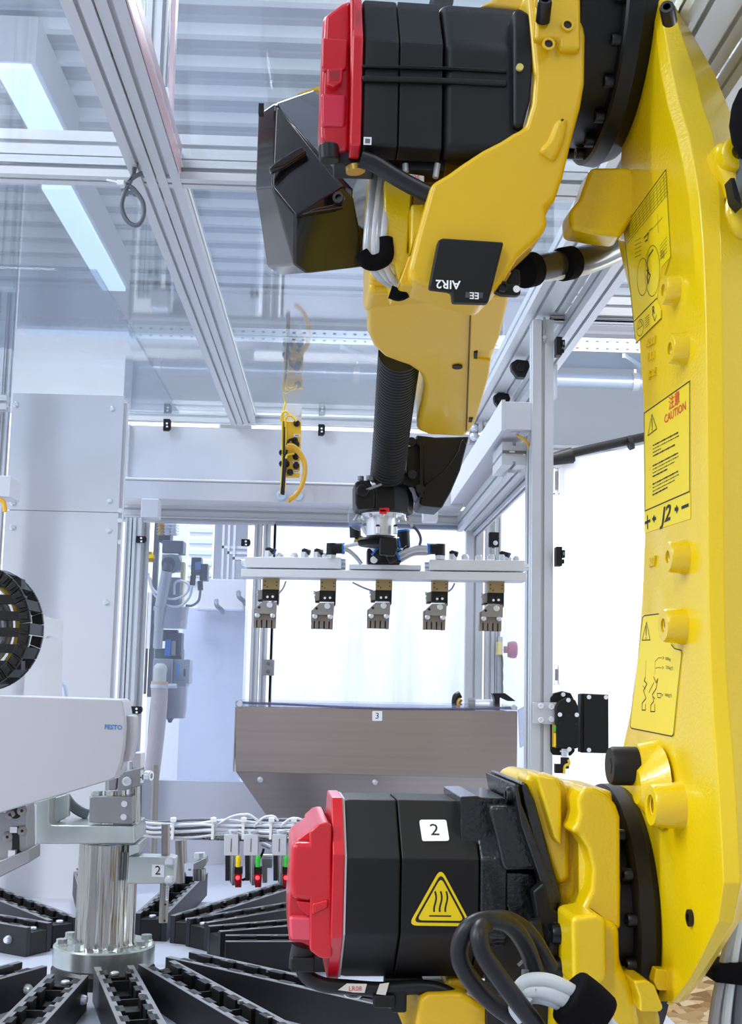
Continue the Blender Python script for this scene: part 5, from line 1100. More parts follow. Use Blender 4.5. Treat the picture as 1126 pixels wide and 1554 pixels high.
b = B(POL); q = [P(357, 1064, HPY), P(785, 1072, HPY), P(785, 1078, HPY), P(357, 1072, HPY)]; b.prism(q, (0, .3, .0)); b.build('clear_cover', hop)
b = B(ALB); a = P(364, 1068, HPY-.005); b.cyl(a, a+V((0, -.01, 0)), .008, n=12); a = P(779, 1073, HPY-.005); b.cyl(a, a+V((0, -.01, 0)), .007, n=12); b.build('screw', hop)
b = B(POL); b.prism([P(787, 1078, HPY), P(800, 1070, HPY), P(797, 1130, HPY), P(790, 1135, HPY)], (0, .02, 0)); b.build('clear_guard', hop)
# drive unit behind the hopper at right
dr = thing('drive_unit', 'small black and steel drive behind the right end of the hopper', 'drive', P(735, 1075, 3.9))
b = B(ALB); a, c = P(720, 1070, 3.9), P(752, 1070, 3.9); b.cyl(a, c, .018, n=20); b.use(ALD); b.cyl(a+V((-.02, 0, 0)), a, .022, n=20); b.build('cylinder', dr)
b = B(BLM); b.prism([P(x_, y_, 3.85) for x_, y_ in (e6(440, 950), e6(520, 948), e6(520, 965), e6(485, 975), e6(485, 1050), e6(452, 1050), e6(452, 985))], (0, .05, 0)); b.prism([P(x_, y_, 3.85) for x_, y_ in (e6(520, 950), e6(585, 998), e6(540, 998), e6(490, 975))], (0, .04, 0)); b.build('bracket', dr, .002)
b = B(RUB); b.tube([P(x_, y_, 3.95) for x_, y_ in (e6(240, 955), e6(215, 970), e6(208, 1005), e6(212, 1045))], .012, 10); b.use(BRS); b.tube([P(x_, y_, 3.94) for x_, y_ in (e6(242, 985), e6(228, 1005), e6(224, 1045))], .008, 8); b.build('cable', dr)
# emergency stop seen through the right pane
es = thing('emergency_stop', 'pale red mushroom button on a yellow plate by the right rear post', 'button', P(765, 986, 4.3))
b = B(mat('pale_yellow_plate', (236, 222, 150), .5)); a, c = P(*e6(470, 710), 4.3), P(*e6(495, 630), 4.3); b.bb(a.x, c.x, 4.28, 4.34, a.z, c.z); b.build('plate', es)
b = B(mat('pale_red', (206, 120, 140), .4)); a = P(*e6(510, 678), 4.3); b.lathe(a, (1, 0, 0), [(0, .012), (.012, .012), (.014, .026), (.03, .03), (.042, .028), (.046, .018)], 20); b.build('knob', es)  # knob in a pale pinkish red
b = B(ALU); a, c = P(*e6(465, 960), 4.36), P(*e6(495, 600), 4.36); b.bb(a.x, c.x, 4.33, 4.36, a.z, c.z)
b.use(DWD)
for y_ in (760, 840, 920): b.cyl(P(*e6(495, y_), 4.33), P(*e6(500, y_), 4.33), .028, n=12)
b.build('control_strip', es)
# ================================================================ DOOR SWITCH AND BLACK BOX RIGHT OF THE NEAR POST
SW = NY-.02
ds = thing('safety_switch', 'black rounded safety switch bolted to the near right post', 'switch', P(860, 1150, SW))
b = B(BLM); b.prism([P(*c9(x_, y_), SW+.02) for x_, y_ in ((308, 560), (325, 540), (360, 532), (395, 540), (410, 570), (412, 790), (395, 808), (320, 805), (308, 790))], (0, .02, 0)); b.build('rear_plate', ds, .002)
b = B(BLM); b.prism([P(*c9(x_, y_), SW-.01) for x_, y_ in ((332, 600), (345, 575), (385, 558), (415, 570), (428, 600), (430, 770), (420, 778), (335, 775))], (0, .035, 0)); b.build('housing', ds, .003)
b = B(WLB)
for x_, y_ in ((362, 546), (384, 570), (348, 632), (420, 633), (388, 780)): a = P(*c9(x_, y_), SW-.012 if y_ > 550 else SW+.018); b.cyl(a, a+V((0, -.002, 0)), .005, n=12)
b.use(INK)
for x_, y_ in ((348, 670), (418, 672), (350, 765), (418, 765), (381, 638)): a = P(*c9(x_, y_), SW-.011); b.cyl(a, a+V((0, -.001, 0)), .0028, n=10)
b.build('screw', ds)
b = B(mat('amber_strip', (214, 158, 40), .4)); b.prism([P(*c9(x_, y_), SW-.0) for x_, y_ in ((318, 675), (332, 675), (332, 775), (318, 770))], (0, .01, 0)); b.use(GNL); b.box(P(*c9(326, 692), SW-.003), (.005, .004, .012)); b.use(YLL); b.box(P(*c9(326, 740), SW-.003), (.005, .004, .03)); b.build('status_strip', ds)
b = B(ALB); a = P(*c9(369, 778), SW); b.cyl(a, P(*c9(369, 812), SW), .0085, n=12); b.cyl(P(*c9(369, 785), SW), P(*c9(369, 792), SW), .011, n=6); b.use(BLM); b.cyl(P(*c9(369, 815), SW), P(*c9(369, 862), SW), .010, n=12); b.box(P(*c9(345, 862), SW), (.02, .02, .02)); b.use(YCB); b.tube([P(*c9(x_, y_), SW-.014) for x_, y_ in ((385, 825), (388, 842), (370, 852), (366, 885))], .003, 8); b.build('cable_gland', ds)
b = B(ALU); b.prism([P(*c9(x_, y_), NY-.008) for x_, y_ in ((233, 580), (340, 580), (340, 675), (233, 670))], (0, .008, 0)); b.build('mounting_bracket', ds, .001)
for x_, y_ in ((266, 595), (266, 655), (312, 598), (312, 652)):
    b = B(WLB); a = P(*c9(x_, y_), NY-.009); b.hexs(a, (0, -1, 0), .0065, .005); b.build('screw', ds)
bx = thing('black_box', 'flat black rectangular box with corner screws beside the safety switch', 'box', P(903, 1142, SW))
b = B(BLM); b.prism([P(*c9(x_, y_), SW) for x_, y_ in ((438, 545), (450, 542), (556, 547), (557, 795), (556, 798), (438, 795))], (0, .04, 0)); b.build('body', bx, .003)
b = B(BLM); b.prism([P(*c9(x_, y_), SW-.006) for x_, y_ in ((450, 545), (556, 548), (557, 797), (450, 795))], (0, .006, 0)); b.build('lid', bx, .002)
for x_, y_ in ((472, 557), (545, 558), (472, 783)):
    b = B(WLB); a = P(*c9(x_, y_), SW-.007); b.cyl(a, a+V((0, -.002, 0)), .005, n=12); b.build('screw', bx)
# ================================================================ TURNTABLE, COLUMN, FIXTURES
CYc = 2.55
pc = P(160, 1478, CYc - .10); TZ = pc.z - .034; TH = .030
CX = P(161, 1380, CYc).x
b = B(TBL); b.bb(-1.5, P(800, 1200, 4.2).x, .6, 4.34, TZ-.06, TZ-.03); bed = tag(b.build('machine_bed'), 'pale grey machine bed plate under the turntable', 'machine bed')
b = B(TBL); b.lathe((CX, CYc, TZ-.03), (0, 0, 1), [(0, .86), (.001, .868), (.025, .868), (.03, .864)], 96); tt = tag(b.build('turntable'), 'round pale turntable plate carrying the black fixtures around the steel column', 'turntable')
b = B(TBL); b.bb(-1.45, .5, 4.31, 4.33, TZ-.03, P(300, 1195, 4.3).z+.02); b.build('rear_panel', enc)
# column with flange
col = thing('column', 'shiny turned steel column bolted to the middle of the turntable', 'column', (CX, CYc, TZ))
zt_ = P(160, 1440, CYc).z + .004
rfl = (P(236, 1440, CYc).x - P(83, 1440, CYc).x)/2
zf0 = TZ+.012; zf1 = P(160, 1431, CYc).z
b = B(BLO); b.lathe((CX, CYc, TZ), (0, 0, 1), [(0, rfl*1.02), (TH-.006, rfl*1.02), (TH, rfl*.97)], 60); b.build('hub', col)
b = B(ZNC); b.lathe((CX, CYc, TZ+TH), (0, 0, 1), [(0, rfl*.97), (.004, rfl), (zf1-TZ-TH-.003, rfl), (zf1-TZ-TH, rfl-.003)], 72); b.build('flange', col)
zct = P(160, 1278, CYc).z; rc = (P(207, 1340, CYc).x - P(117, 1340, CYc).x)/2
b = B(TRN); b.lathe((CX-.0, CYc, zf1), (0, 0, 1), [(0, rc*1.04), (.006, rc), (zct-zf1, rc*.99)], 64); b.build('shaft', col)
for k in range(8):
    t_ = 2*math.pi*(k+.42)/8; p = V((CX+rfl*.84*math.cos(t_), CYc+rfl*.84*math.sin(t_), zf1)); b = B(ZNC); b.cyl(p, p+V((0, 0, .002)), .0125, n=16); b.cyl(p, p+V((0, 0, .012)), .0105, n=6); b.build('hex_bolt', col)
# zinc plated arm on the column, holding the grey cover unit
EY = CYc-.10
armh = thing('mounting_arm', 'thick zinc plated L-shaped arm resting on top of the steel column', 'bracket', P(180, 1283, EY))
def ep(pl, Y=EY, cr=e3): return [P(*cr(x_, y_), Y) for x_, y_ in pl]
b = B(ZNC); b.prism(ep([(250, 180), (365, 150), (362, 335), (380, 355), (935, 360), (990, 365), (995, 495), (250, 495)]), (0, .16, 0)); b.build('plate', armh, .003)
b = B(ZNC); b.prism(ep([(368, 160), (505, 120), (508, 290), (400, 345), (368, 340)], EY+.05), (0, .02, 0)); b.build('upright_flange', armh, .002)
b = B(ZNC); b.prism(ep([(960, 500), (1035, 490), (1035, 560), (955, 590)], EY+.02), (0, .1, 0)); b.build('plate', armh, .002)
b = B(GSH); b.prism(ep([(665, 150), (690, 140), (985, 140), (985, 335), (960, 348), (660, 335)], EY+.005), (0, .05, 0)); b.build('clamp_block', armh, .002)
for x_, y_ in ((925, 195), (920, 292)): a = P(*e3(x_, y_), EY+.004); b = B(ALB); b.cyl(a, a+V((0, -.003, 0)), .006, n=14); b.build('screw', armh)
for x_, y_ in ((718, 135), (816, 135), (798, 320)): a = P(*e3(x_, y_), EY+.02); b = B(ZNC); b.cyl(a+V((0, 0, -.006)), a+V((0, 0, -.001)), .0135, n=16); b.cyl(a, a+V((0, 0, .009)), .011, n=6); b.build('hex_bolt', armh)
b = B(TRN); b.cyl(P(*e3(1000, 330), EY+.05), P(*e3(1008, -120), EY+.05), .0125, n=20); b.cyl(P(*e3(885, 145), EY+.03), P(*e3(885, 95), EY+.03), .014, n=20); b.build('guide_rod', armh)
b = B(GSH); b.prism(ep([(805, 95), (805, 20), (870, 0), (860, 95)], EY+.0), (0, .03, 0)); b.prism(ep([(870, 95), (880, -5), (920, -40), (1050, -75), (1050, 60), (930, 95)], EY-.005), (0, .04, 0)); b.build('clamp_block', armh, .002)
a = P(*e3(945, 28), EY-.006); b = B(ALB); b.hexs(a, (0, -1, 0), .009, .006); a = P(*d2(832, 140), EY-.01); b.hexs(a, (1, -.4, 0), .010, .012); b.build('screw', armh)
b = B(WLB); b.prism([P(*d2(x_, y_), EY-.0062) for x_, y_ in ((800, 110), (818, 106), (818, 180), (800, 182))], (0, .0005, 0)); b.use(INK); b.text('4', P(*d2(809, 150), EY-.0066), V((1, 0, 0)), V((0, 0, 1)), .016, 'CENTER', 0); b.build('number_label', armh, fixn=False, label='white number label reading 4')
for k in range(5):
    b = B(DGC); b.tube([P(*e3(x_-k*4, y_+k*12), EY+.12) for x_, y_ in ((505, 130), (545, 185), (600, 225), (665, 250))], .0042, 8); b.build('cable', armh)
# numbered clamp block with its rod
nb = thing('rod_clamp', 'square grey clamp block numbered 2 holding a vertical rod beside the column', 'clamp', P(232, 1342, EY+.02))
b = B(mat('pale_steel_block', (186, 194, 194), .4, metal=.2)); b.prism([P(*d2(x_, y_), EY+.02) for x_, y_ in ((733, 600), (960, 603), (998, 610), (985, 755), (725, 757))], (0, .045, 0)); b.build('block', nb, .002)
for x_, y_ in ((970, 632), (968, 735)): a = P(*d2(x_, y_), EY+.019); b = B(ALB); b.lathe(a, (0, -1, 0), [(0, .010), (.004, .010), (.006, .006), (.006, .003)], 14); b.build('screw', nb)
b = B(WLB); b.prism([P(*d2(x_, y_), EY+.0195) for x_, y_ in ((866, 645), (936, 648), (934, 718), (864, 715))], (0, .0004, 0)); b.use(INK); b.text('2', P(*d2(899, 681), EY+.019), V((1, 0, 0)), V((0, 0, 1)), .0235, 'CENTER', 0); b.build('number_label', nb, fixn=False, label='white number label reading 2')
b = B(GPS); b.cyl(P(*d2(944, 600), EY+.045), P(*d2(944, 415), EY+.045), .0085, n=18); b.cyl(P(*d2(930, 975), EY+.045), P(*d2(938, 755), EY+.045), .0088, n=18); b.build('rod', nb)
b = B(WLB); b.prism([P(*d2(x_, y_), EY+.034) for x_, y_ in ((945, 765), (962, 765), (958, 850), (943, 850))], (0, .002, 0)); b.use(INK)
for k in range(8): b.box(P(*d2(953, 775+k*9), EY+.0335), (.003, .0004, .0007))
b.build('tape_label', nb)
b = B(INK); 
for x_, y_ in ((942, 873), (938, 965)): a = P(*d2(x_, y_), EY+.036); b.cyl(a, a+V((0, -.001, 0)), .002, n=8)
b.build('rod_hole', nb)
# loose bolt on the table, and one on a small bracket behind
a = P(*d2(932, 1085), CYc-.05); a.z = TZ
b = B(ALB); b.cyl(a, a+V((0, 0, .004)), .013, n=20); b.cyl(a+V((0, 0, .004)), a+V((0, 0, .016)), .009, n=6); tag(b.build('hex_bolt'), 'bright hexagon bolt standing on the turntable right of the column flange', 'bolt')
sb = thing('stop_bracket', 'small grey post and bracket with a bolt on top, far side of the turntable', 'bracket', P(302, 1335, 3.2))
b = B(GSH); b.prism([P(*d3(x_, y_), 3.2) for x_, y_ in ((350, 490), (410, 460), (424, 455), (424, 495), (402, 525), (350, 525))], (0, .05, 0)); b.build('bracket', sb, .002)
b = B(TRN); b.cyl(P(*d3(384, 585), 3.22), P(*d3(384, 520), 3.22), .016, n=18); b.use(ALB); b.cyl(P(*d3(387, 460), 3.22), P(*d3(387, 428), 3.22), .014, n=8); b.build('post', sb)
# ---- fixtures: two notched rails with cross plates, built once and copied around the column
FR0, FR1, FH, FW = 0, .60, .060, .060
def rail(b, y, out):
    """rail along +x at offset y; the outer edge carries notches"""
    n = 9; L_ = FR1-FR0; t = .012; top = FH; yy0, yy1 = y-t/2, y+t/2
    pts = [(FR0, 0), (FR0, top)]
    b.use(GRF); b.bb(FR0, FR1, yy0, yy1, .0, top-.001); b.use(GRE); b.bb(FR0, FR1, yy0, yy1, top-.001, top)
    s_ = 1 if y < 0 else -1
    for i in range(n):
        x0 = FR0 + .03 + i*(L_-.04)/n; w_ = (L_-.04)/n*.55
        b.use(GRF); b.bb(x0, x0+w_, min(y, y+s_*.014), max(y, y+s_*.014), top-.003, top)
        b.use(BLM); b.bb(x0, x0+w_, min(y, y+s_*.013), max(y, y+s_*.013), .01, top-.003)
fx = bpy.data.objects.new('workpiece_fixture', None); COL.objects.link(fx)
fx['category'] = 'fixture'; fx['group'] = 'black notched fixtures around the turntable column'
for y in (-FW/2, FW/2):
    b = B(GRF); rail(b, y, 1); b.build('rail', fx)
for i in range(5):
    x0 = FR0 + .07 + i*.13
    b = B(BLM); b.bb(x0, x0+.045, -FW/2+.006, FW/2-.006, .004, .034+.006*(i % 2)); b.use(GRF); b.bb(x0, x0+.004, -FW/2+.006, FW/2-.006, .034, .05); b.build('cross_plate', fx)
b = B(BLK); b.bb(FR0, FR0+.035, -FW/2+.006, FW/2-.006, 0, FH-.012); b.use(ALB); b.cyl((FR0+.018, 0, FH-.012), (FR0+.018, 0, FH-.006), .008, n=14); b.build('end_block', fx, bevel=.002)
for i in range(6):
    b = B(GPS); x0 = FR0+.10+i*.11; b.bb(x0, x0+.007, FW/2-.006-.006, FW/2-.004, FH-.004, FH+.001); b.build('clip', fx)
b = B(ALB); b.lathe((FR0+.05, FW/2+.006, .03), (0, 1, 0), [(0, .009), (.004, .009), (.010, .006)], 12); b.build('screw', fx)
spots = [(-74, .045, -.152, 'black notched fixture just below the column flange, its slot pointing at the camera'),
    (-61, .118, -.115, 'black notched fixture running from the flange to the bottom edge, left of the plug cable'),
    (-40, .152, -.043, 'black notched fixture running under the red cap of the lower motor, first below the plug'),
    (5, .227, .110, 'black notched fixture pointing right at the level of the lower red cap corner'),
    (27, .195, .205, 'black notched fixture pointing right, second below the red sensor lights'),
    (46, .150, .290, 'black notched fixture running right and back, nearest to the red sensor lights'),
    (65, .118, .330, 'black notched fixture ending right under the red sensor lights, starting right of the rod'),
    (87, .040, .360, 'black notched fixture pointing away behind the numbered rod clamp'),
    (104, -.070, .360, 'black notched fixture pointing away directly behind the column'),
    (126, -.140, .285, 'black notched fixture running back and left, behind the one at the left edge'),
    (148, -.175, .213, 'black notched fixture at the left edge, level with the foot of the shaft'),
    (-120, -.106, -.142, 'black notched fixture at the left edge just in front of the column flange'),
    (-91, -.024, -.222, 'black notched fixture running from the flange to the lower left corner')]
base_kids = list(fx.children); first = True
for a_, sx, sy, lb in spots:
    if first: o = fx; first = False
    else:
        o = fx.copy(); COL.objects.link(o)
        for ch in base_kids: d = ch.copy(); COL.objects.link(d); d.parent = o
    o.location = (CX+sx, CYc+sy, TZ); o.rotation_euler = (0, 0, math.radians(a_)); o['label'] = lb
# ================================================================ SENSOR RAIL WITH CABLES
SY = 3.05
sr = thing('sensor_rail', 'steel cross rod behind the column carrying the sensor holders', 'rail', P(340, 1275, SY))
b = B(TRN); b.cyl(P(200, 1266, SY), P(480, 1276, SY), .0075, n=16); b.build('rod', sr)
b = B(GPS); b.cyl(P(272, 1275, SY+.02), P(274, 1340, SY+.02), .010, n=14); b.cyl(P(276, 1275, SY+.3), P(277, 1310, SY+.3), .012, n=14); b.build('rod_post', sr)
for k in range(8):
    b = B(HSE if k % 3 else DGC); z_ = [1243, 1248, 1252, 1256, 1259, 1262, 1265, 1268][k]
    pl = [(212, z_-1), (235, z_+(2 if k % 2 else 5)), (290, z_+1+2*math.sin(k*2)), (340, z_-1+2*math.cos(k*3)), (400, z_+1), (450, z_+1), (490, z_+2)]
    b.tube([P(x_, y_, SY-.02-.004*(k % 3)) for x_, y_ in pl], .0034, 8)
    tag(b.build('sensor_cable'), ('topmost', 'second', 'third', 'fourth', 'fifth', 'sixth', 'seventh', 'lowest')[k] + ' of the grey cables tied along the sensor rail, counted from the top', 'cable', 'tied grey cables on the sensor rail')
for n_, pl in enumerate((((325, 1256), (350, 1240), (375, 1236), (388, 1243), (396, 1250)), ((385, 1255), (400, 1241), (415, 1239), (422, 1246)), ((425, 1255), (440, 1243), (455, 1243), (462, 1250)), ((450, 1252), (470, 1241), (485, 1240), (492, 1246)))):
    b = B(HSE); b.tube([P(x_, y_, SY-.03) for x_, y_ in pl], .003, 8); tag(b.build('sensor_cable'), ('leftmost grey cable arching up out of the bundle on the sensor rail', 'second grey cable arching out of the bundle, above the middle sensor', 'third grey cable arching out of the bundle, above the rightmost sensor', 'grey cable arching out of the bundle right beside the red cap')[n_], 'cable')
for n_, x_ in enumerate((263, 324, 370, 412, 446, 478)):
    b = B(WHT); b.box(P(x_, 1244, SY-.045), (.013, .012, .009)); b.prism([P(x_-3+dx, y_, SY-.04) for dx, y_ in ((0, 1242), (4, 1242), (3, 1274), (-1, 1274))], (0, .03, 0))
    tag(b.build('cable_tie'), ('leftmost', 'second from the left', 'third from the left', 'fourth from the left', 'fifth from the left', 'rightmost')[n_] + ' of the six white cable ties on the sensor rail', 'cable tie', 'white cable ties on the sensor rail')
def sensor(px, lab, led):
    s = thing('sensor', lab, 'sensor', P(px, 1345, SY-.04)); Y = SY-.05
    def q(x_, y_): return P(px + (x_-570)*.2664, 1180 + y_*.2664, Y)
    b = B(WSH); b.prism([q(525, 325), q(605, 325), q(605, 445), q(525, 445)], (0, .05, 0)); b.build('holder', s, .001)
    b = B(INK); b.box(q(565, 385)+V((0, -.0005, 0)), (.0012, .001, .03)); b.build('holder_slot', s)
    b = B(ALB); b.lathe(q(572, 345)+V((0, .012, 0)), (0, 0, 1), [(0, .007), (.008, .008), (.014, .0125), (.018, .0125), (.019, .010)], 18); b.build('knob', s)
    b = B(TRN); b.prism([q(558, 445), q(585, 445), q(585, 615), q(570, 615), q(558, 590)], (0, .02, 0)); b.build('light_guide', s)
    b = B(GRF); b.prism([q(532, 448), q(556, 448), q(556, 588), q(532, 588)], (0, .02, 0)); b.build('bracket', s)
    b = B(BLM); b.prism([q(583, 512), q(628, 512), q(628, 550), q(583, 550)], (0, .02, 0)); b.build('housing', s)
    b = B(RDS); b.prism([q(583, 548), q(628, 548), q(622, 626), q(588, 626)], (0, .02, 0)); b.build('red_window', s)
    b = B(RDL); b.sphere(q(603, 570)+V((0, -.003, 0)), .005, 10); b.build('red_lamp', s)
    b = B(led); b.lathe(q(603, 510)+V((0, .005, 0)), (0, 0, 1), [(0, .006), (.014, .006), (.02, .007), (.026, .005)], 12); b.build('status_lamp', s)
    return s
sensor(352, 'sensor with yellow lamp over a red light, leftmost on the rail', YLL); sensor(382, 'sensor with green lamp over a red light, middle of three', GNL); sensor(425, 'sensor with green lamp over a red light, next to the red motor cap', GNL)
sensor(458, 'sensor half hidden behind the red motor cap', GNL)
b = B(GSH); b.prism([P(*d3(x_, y_), SY+.05) for x_, y_ in ((740, 460), (798, 460), (798, 515), (770, 515), (770, 600), (745, 600))], (0, .03, 0)); b.use(ALB); b.cyl(P(*d3(740, 375), SY+.03), P(*d3(790, 400), SY+.03), .006); b.cyl(P(*d3(745, 450), SY+.03), P(*d3(800, 450), SY+.03), .006); tag(b.build('sensor_clamp'), 'steel clamp block between the middle and right sensors', 'clamp')
b = B(RUB); b.tube([P(*d3(x_, y_), SY-.03) for x_, y_ in ((630, 585), (655, 570), (690, 530), (740, 440), (752, 405))], .003, 8); tag(b.build('sensor_cable'), 'thin black cable rising between the middle and right sensors', 'cable')
# ================================================================ LEFT: grey cover unit, gantry block, cable chain, sheet
GC = 2.15
gc = thing('linear_axis', 'big rounded grey-white covered axis above the steel column', 'linear axis', P(90, 1200, GC))
q = [P(*c7(x_, y_), GC) for x_, y_ in ((-160, 772), (0, 775), (515, 793), (524, 802), (533, 850), (536, 905), (530, 990), (520, 1050), (505, 1100), (492, 1128), (470, 1138), (0, 1278), (-160, 1325))]
b = B(WCV); b.prism(q, (0, .08, 0)); b.build('cover', gc, bevel=.010, seg=4)
b = B(BLF); b.text('FESTO', P(*c7(484, 912), GC-.0005), V((1, 0, -.02)), V((0, 0, 1)), .0105, 'CENTER', 0, 0, .03); b.build('lettering', gc, fixn=False)
b = B(WCV); b.prism([P(*c7(x_, y_), GC+.02) for x_, y_ in ((528, 860), (572, 862), (575, 960), (555, 1055), (530, 1058), (520, 1095), (500, 1100))], (0, .05, 0)); b.build('end_plate', gc, .003)
b = B(WSH); b.prism([P(*c7(x_, y_), GC+.1) for x_, y_ in ((565, 1022), (602, 1022), (602, 1085), (565, 1085))], (0, .05, 0)); b.build('end_plate', gc, .002)
gb = thing('gantry_bracket', 'grey bolted bracket plate under the rounded axis cover at the left edge', 'bracket', P(20, 1310, GC+.1))
q = [P(*e3(x_, y_), GC+.08) for x_, y_ in ((-60, 240), (40, 262), (195, 205), (200, 560), (150, 560), (30, 610), (-60, 640))]
b = B(GSH); b.prism(q, (0, .06, 0)); b.build('plate', gb, .002)
b = B(GSH); b.prism([P(*e3(x_, y_), GC+.06) for x_, y_ in ((-80, 650), (220, 530), (220, 630), (-80, 780))], (0, .08, 0)); b.build('foot', gb, .002)
b = B(INK); b.prism([P(*e3(x_, y_), GC+.079) for x_, y_ in ((90, 375), (140, 360), (145, 540), (160, 550), (75, 580), (90, 520))], (0, .001, 0))
b.cyl(P(*e3(116, 265), GC+.0795), P(*e3(116, 265), GC+.078), .0095, n=20); b.build('opening', gb)
for x_, y_ in ((76, 275), (165, 245), (57, 440), (167, 395)): a = P(*e3(x_, y_), GC+.079); b = B(GPS); b.lathe(a, (0, -1, 0), [(0, .0088), (.0015, .0088), (.003, .006), (.003, .003)], 14); b.use(INK); b.cyl(a+V((0, -.003, 0)), a+V((0, -.0034, 0)), .0028, n=6); b.build('screw', gb)
b = B(ALB); b.box(P(*e3(92, 565), GC+.07), (.012, .012, .012)); b.box(P(*e3(102, 388), GC+.078), (.012, .004, .01)); b.build('nut', gb)
cbun = thing('cable_bundle', 'twisted pale cables hanging between the gantry bracket and the mounting arm', 'cable', P(47, 1280, GC+.16))
for k in range(4): b = B(HSE); b.tube([P(*e3(212+k*12, y_ + 6*math.sin(k+y_/40)), GC+.16) for y_ in (200, 260, 320, 380, 440, 490)], .0055, 8); b.build('cable', cbun)
# cable chain: links round a bend, with cables inside
cc_ = thing('cable_chain', 'black plastic cable chain bending round at the left edge', 'cable chain', P(10, 1050, 2.3))
KY = 2.30; kc = P(-38, 952, KY); rx, rz = (P(46, 952, KY)-kc).x, (P(-38, 856, KY)-kc).z
nl = 15; rin = .80
link0 = None
for i in range(nl):
    t0, t1 = [math.radians(-86 + 172*(i+d_)/nl) for d_ in (0.02, .96)]
    def ep_(t_, k, Y): return V((kc.x + rx*k*math.cos(t_), Y, kc.z + rz*k*math.sin(t_)))
    b = B(BLM); b.prism([ep_(t0, 1.0, KY), ep_(t1, 1.0, KY), ep_(t1, rin, KY), ep_(t0, rin, KY)], (0, .012, 0))
    tm = (t0+t1)/2
    b.prism([ep_(tm-.05, .97, KY-.004), ep_(tm+.05, .97, KY-.004), ep_(tm+.07, .84, KY-.004), ep_(tm-.02, .84, KY-.004)], (0, .004, 0))
    b.prism([ep_(t0, 1.0, KY+.10), ep_(t1, 1.0, KY+.10), ep_(t1, rin, KY+.10), ep_(t0, rin, KY+.10)], (0, .012, 0)); b.build('link', cc_, .001)
    if i % 2: b = B(BLM); b.prism([ep_(t0, .99, KY+.01), ep_(t1, .99, KY+.01), ep_(t1, .94, KY+.01), ep_(t0, .94, KY+.01)], (0, .09, 0)); b.build('crossbar', cc_)
for i in range(6):
    z_ = 880+i*25; b = B(BLM); a, c = P(-30, z_+10, KY+.02), P(40-abs(i-2.5)*3, z_-2, KY+.02); b.bb(a.x, c.x, KY+.02, KY+.05, a.z, c.z); b.build('crossbar', cc_)
for k, m_ in enumerate((HSE, DGC, YCB, HSE, SLV, DGC)):
    b = B(m_); r_ = .70-.08*(k % 6) + (.10 if m_ is YCB else 0); b.tube([V((kc.x + rx*r_*math.cos(math.radians(a_)), KY+.06+.008*(k % 2), kc.z + rz*(r_+.12)*math.sin(math.radians(a_)))) for a_ in range(-90, 91, 15)], .006, 8, 2); b.build('cable', cc_)
# bent sheet plates left of the chain
pl_ = thing('sheet_plate', 'dull zinc sheet plate standing behind the cable chain', 'plate', P(70, 1060, 2.7))
b = B(mat('dull_sheet', (204, 206, 210), .4, metal=.2, vary=.05, vscale=6)); b.prism([P(*c7(x_, y_), 2.7) for x_, y_ in ((130, 415), (270, 462), (268, 530), (240, 535), (234, 525), (205, 518), (198, 528), (150, 512), (120, 505))], (0, .003, 0)); b.build('upper_sheet', pl_)
b = B(MATS['dull_sheet']); b.prism([P(*c7(x_, y_), 2.702) for x_, y_ in ((120, 511), (150, 515), (198, 531), (205, 522), (234, 529), (242, 540), (268, 540), (262, 790), (100, 790))], (0, .003, 0)); b.build('lower_sheet', pl_)
b = B(AQP); b.tube([P(*c7(x_, y_), 2.75) for x_, y_ in ((262, 725), (275, 745), (282, 790))], .006, 8); tag(b.build('hose'), 'short white hose curving down beside the zinc sheet plate', 'hose')
b = B(OCB); b.tube([P(*c4(x_, y_), 3.2) for x_, y_ in ((-20, 1000), (15, 1020), (22, 1060))], .006, 8); tag(b.build('cable'), 'short orange cable end at the left edge above the cable chain', 'cable')
# ================================================================ AIR PREPARATION UNIT behind the rear left pane
AY = 4.55
ap = thing('air_preparation_unit', 'tall air service unit with blue details behind the rear left clear pane', 'pneumatic unit', P(265, 1095, AY))
def ab(x0, y0, x1, y1, Y, dep, nm, m, bev=.003, cr=d6, label=None):
    a, c = P(*cr(x0, y1), Y), P(*cr(x1, y0), Y); b = B(m); b.bb(a.x, c.x, Y, Y+dep, a.z, c.z); return b.build(nm, ap, bevel=bev, label=label)
LG = mat('light_grey_housing', (150, 156, 162), .45); MG = mat('mid_grey_housing', (78, 82, 90), .5); DB = mat('dark_blue_grey', (44, 54, 72), .4); GN = mat('dark_green_part', (40, 84, 76), .4)
ab(195, 60, 285, 1270, AY+.1, .03, 'back_plate', MG); ab(170, 540, 215, 1250, AY+.08, .03, 'back_plate', ALD)
ab(300, 185, 450, 270, AY-.02, .09, 'valve_head', MG); ab(275, 120, 360, 190, AY-.01, .08, 'valve_head', BLM)
for x_ in (300, 340, 385): 
    b = B(BRS if x_ == 300 else ALB); b.cyl(P(*d6(x_, 60), AY), P(*d6(x_, 150), AY), .014, n=12)
    for k in range(4): b.cyl(P(*d6(x_, 75+k*20), AY), P(*d6(x_, 82+k*20), AY), .019, n=12)
    b.build('threaded_port', ap)
ab(295, 275, 420, 390, AY-.04, .1, 'regulator_body', LG, .006); ab(290, 440, 440, 650, AY-.03, .1, 'regulator_body', LG, .01); ab(420, 330, 455, 640, AY-.02, .06, 'side_cover', mat('pale_yellow_film', (212, 206, 150), .5))
b = B(LG); b.cyl(P(*d6(365, 345), AY-.04), P(*d6(365, 345), AY-.07), .035, n=20); b.use(MG); b.cyl(P(*d6(345, 345), AY-.07), P(*d6(345, 345), AY-.09), .024, n=20); b.cyl(P(*d6(345, 345), AY-.08), P(*d6(335, 395), AY-.08), .02, n=16); b.build('elbow_port', ap)
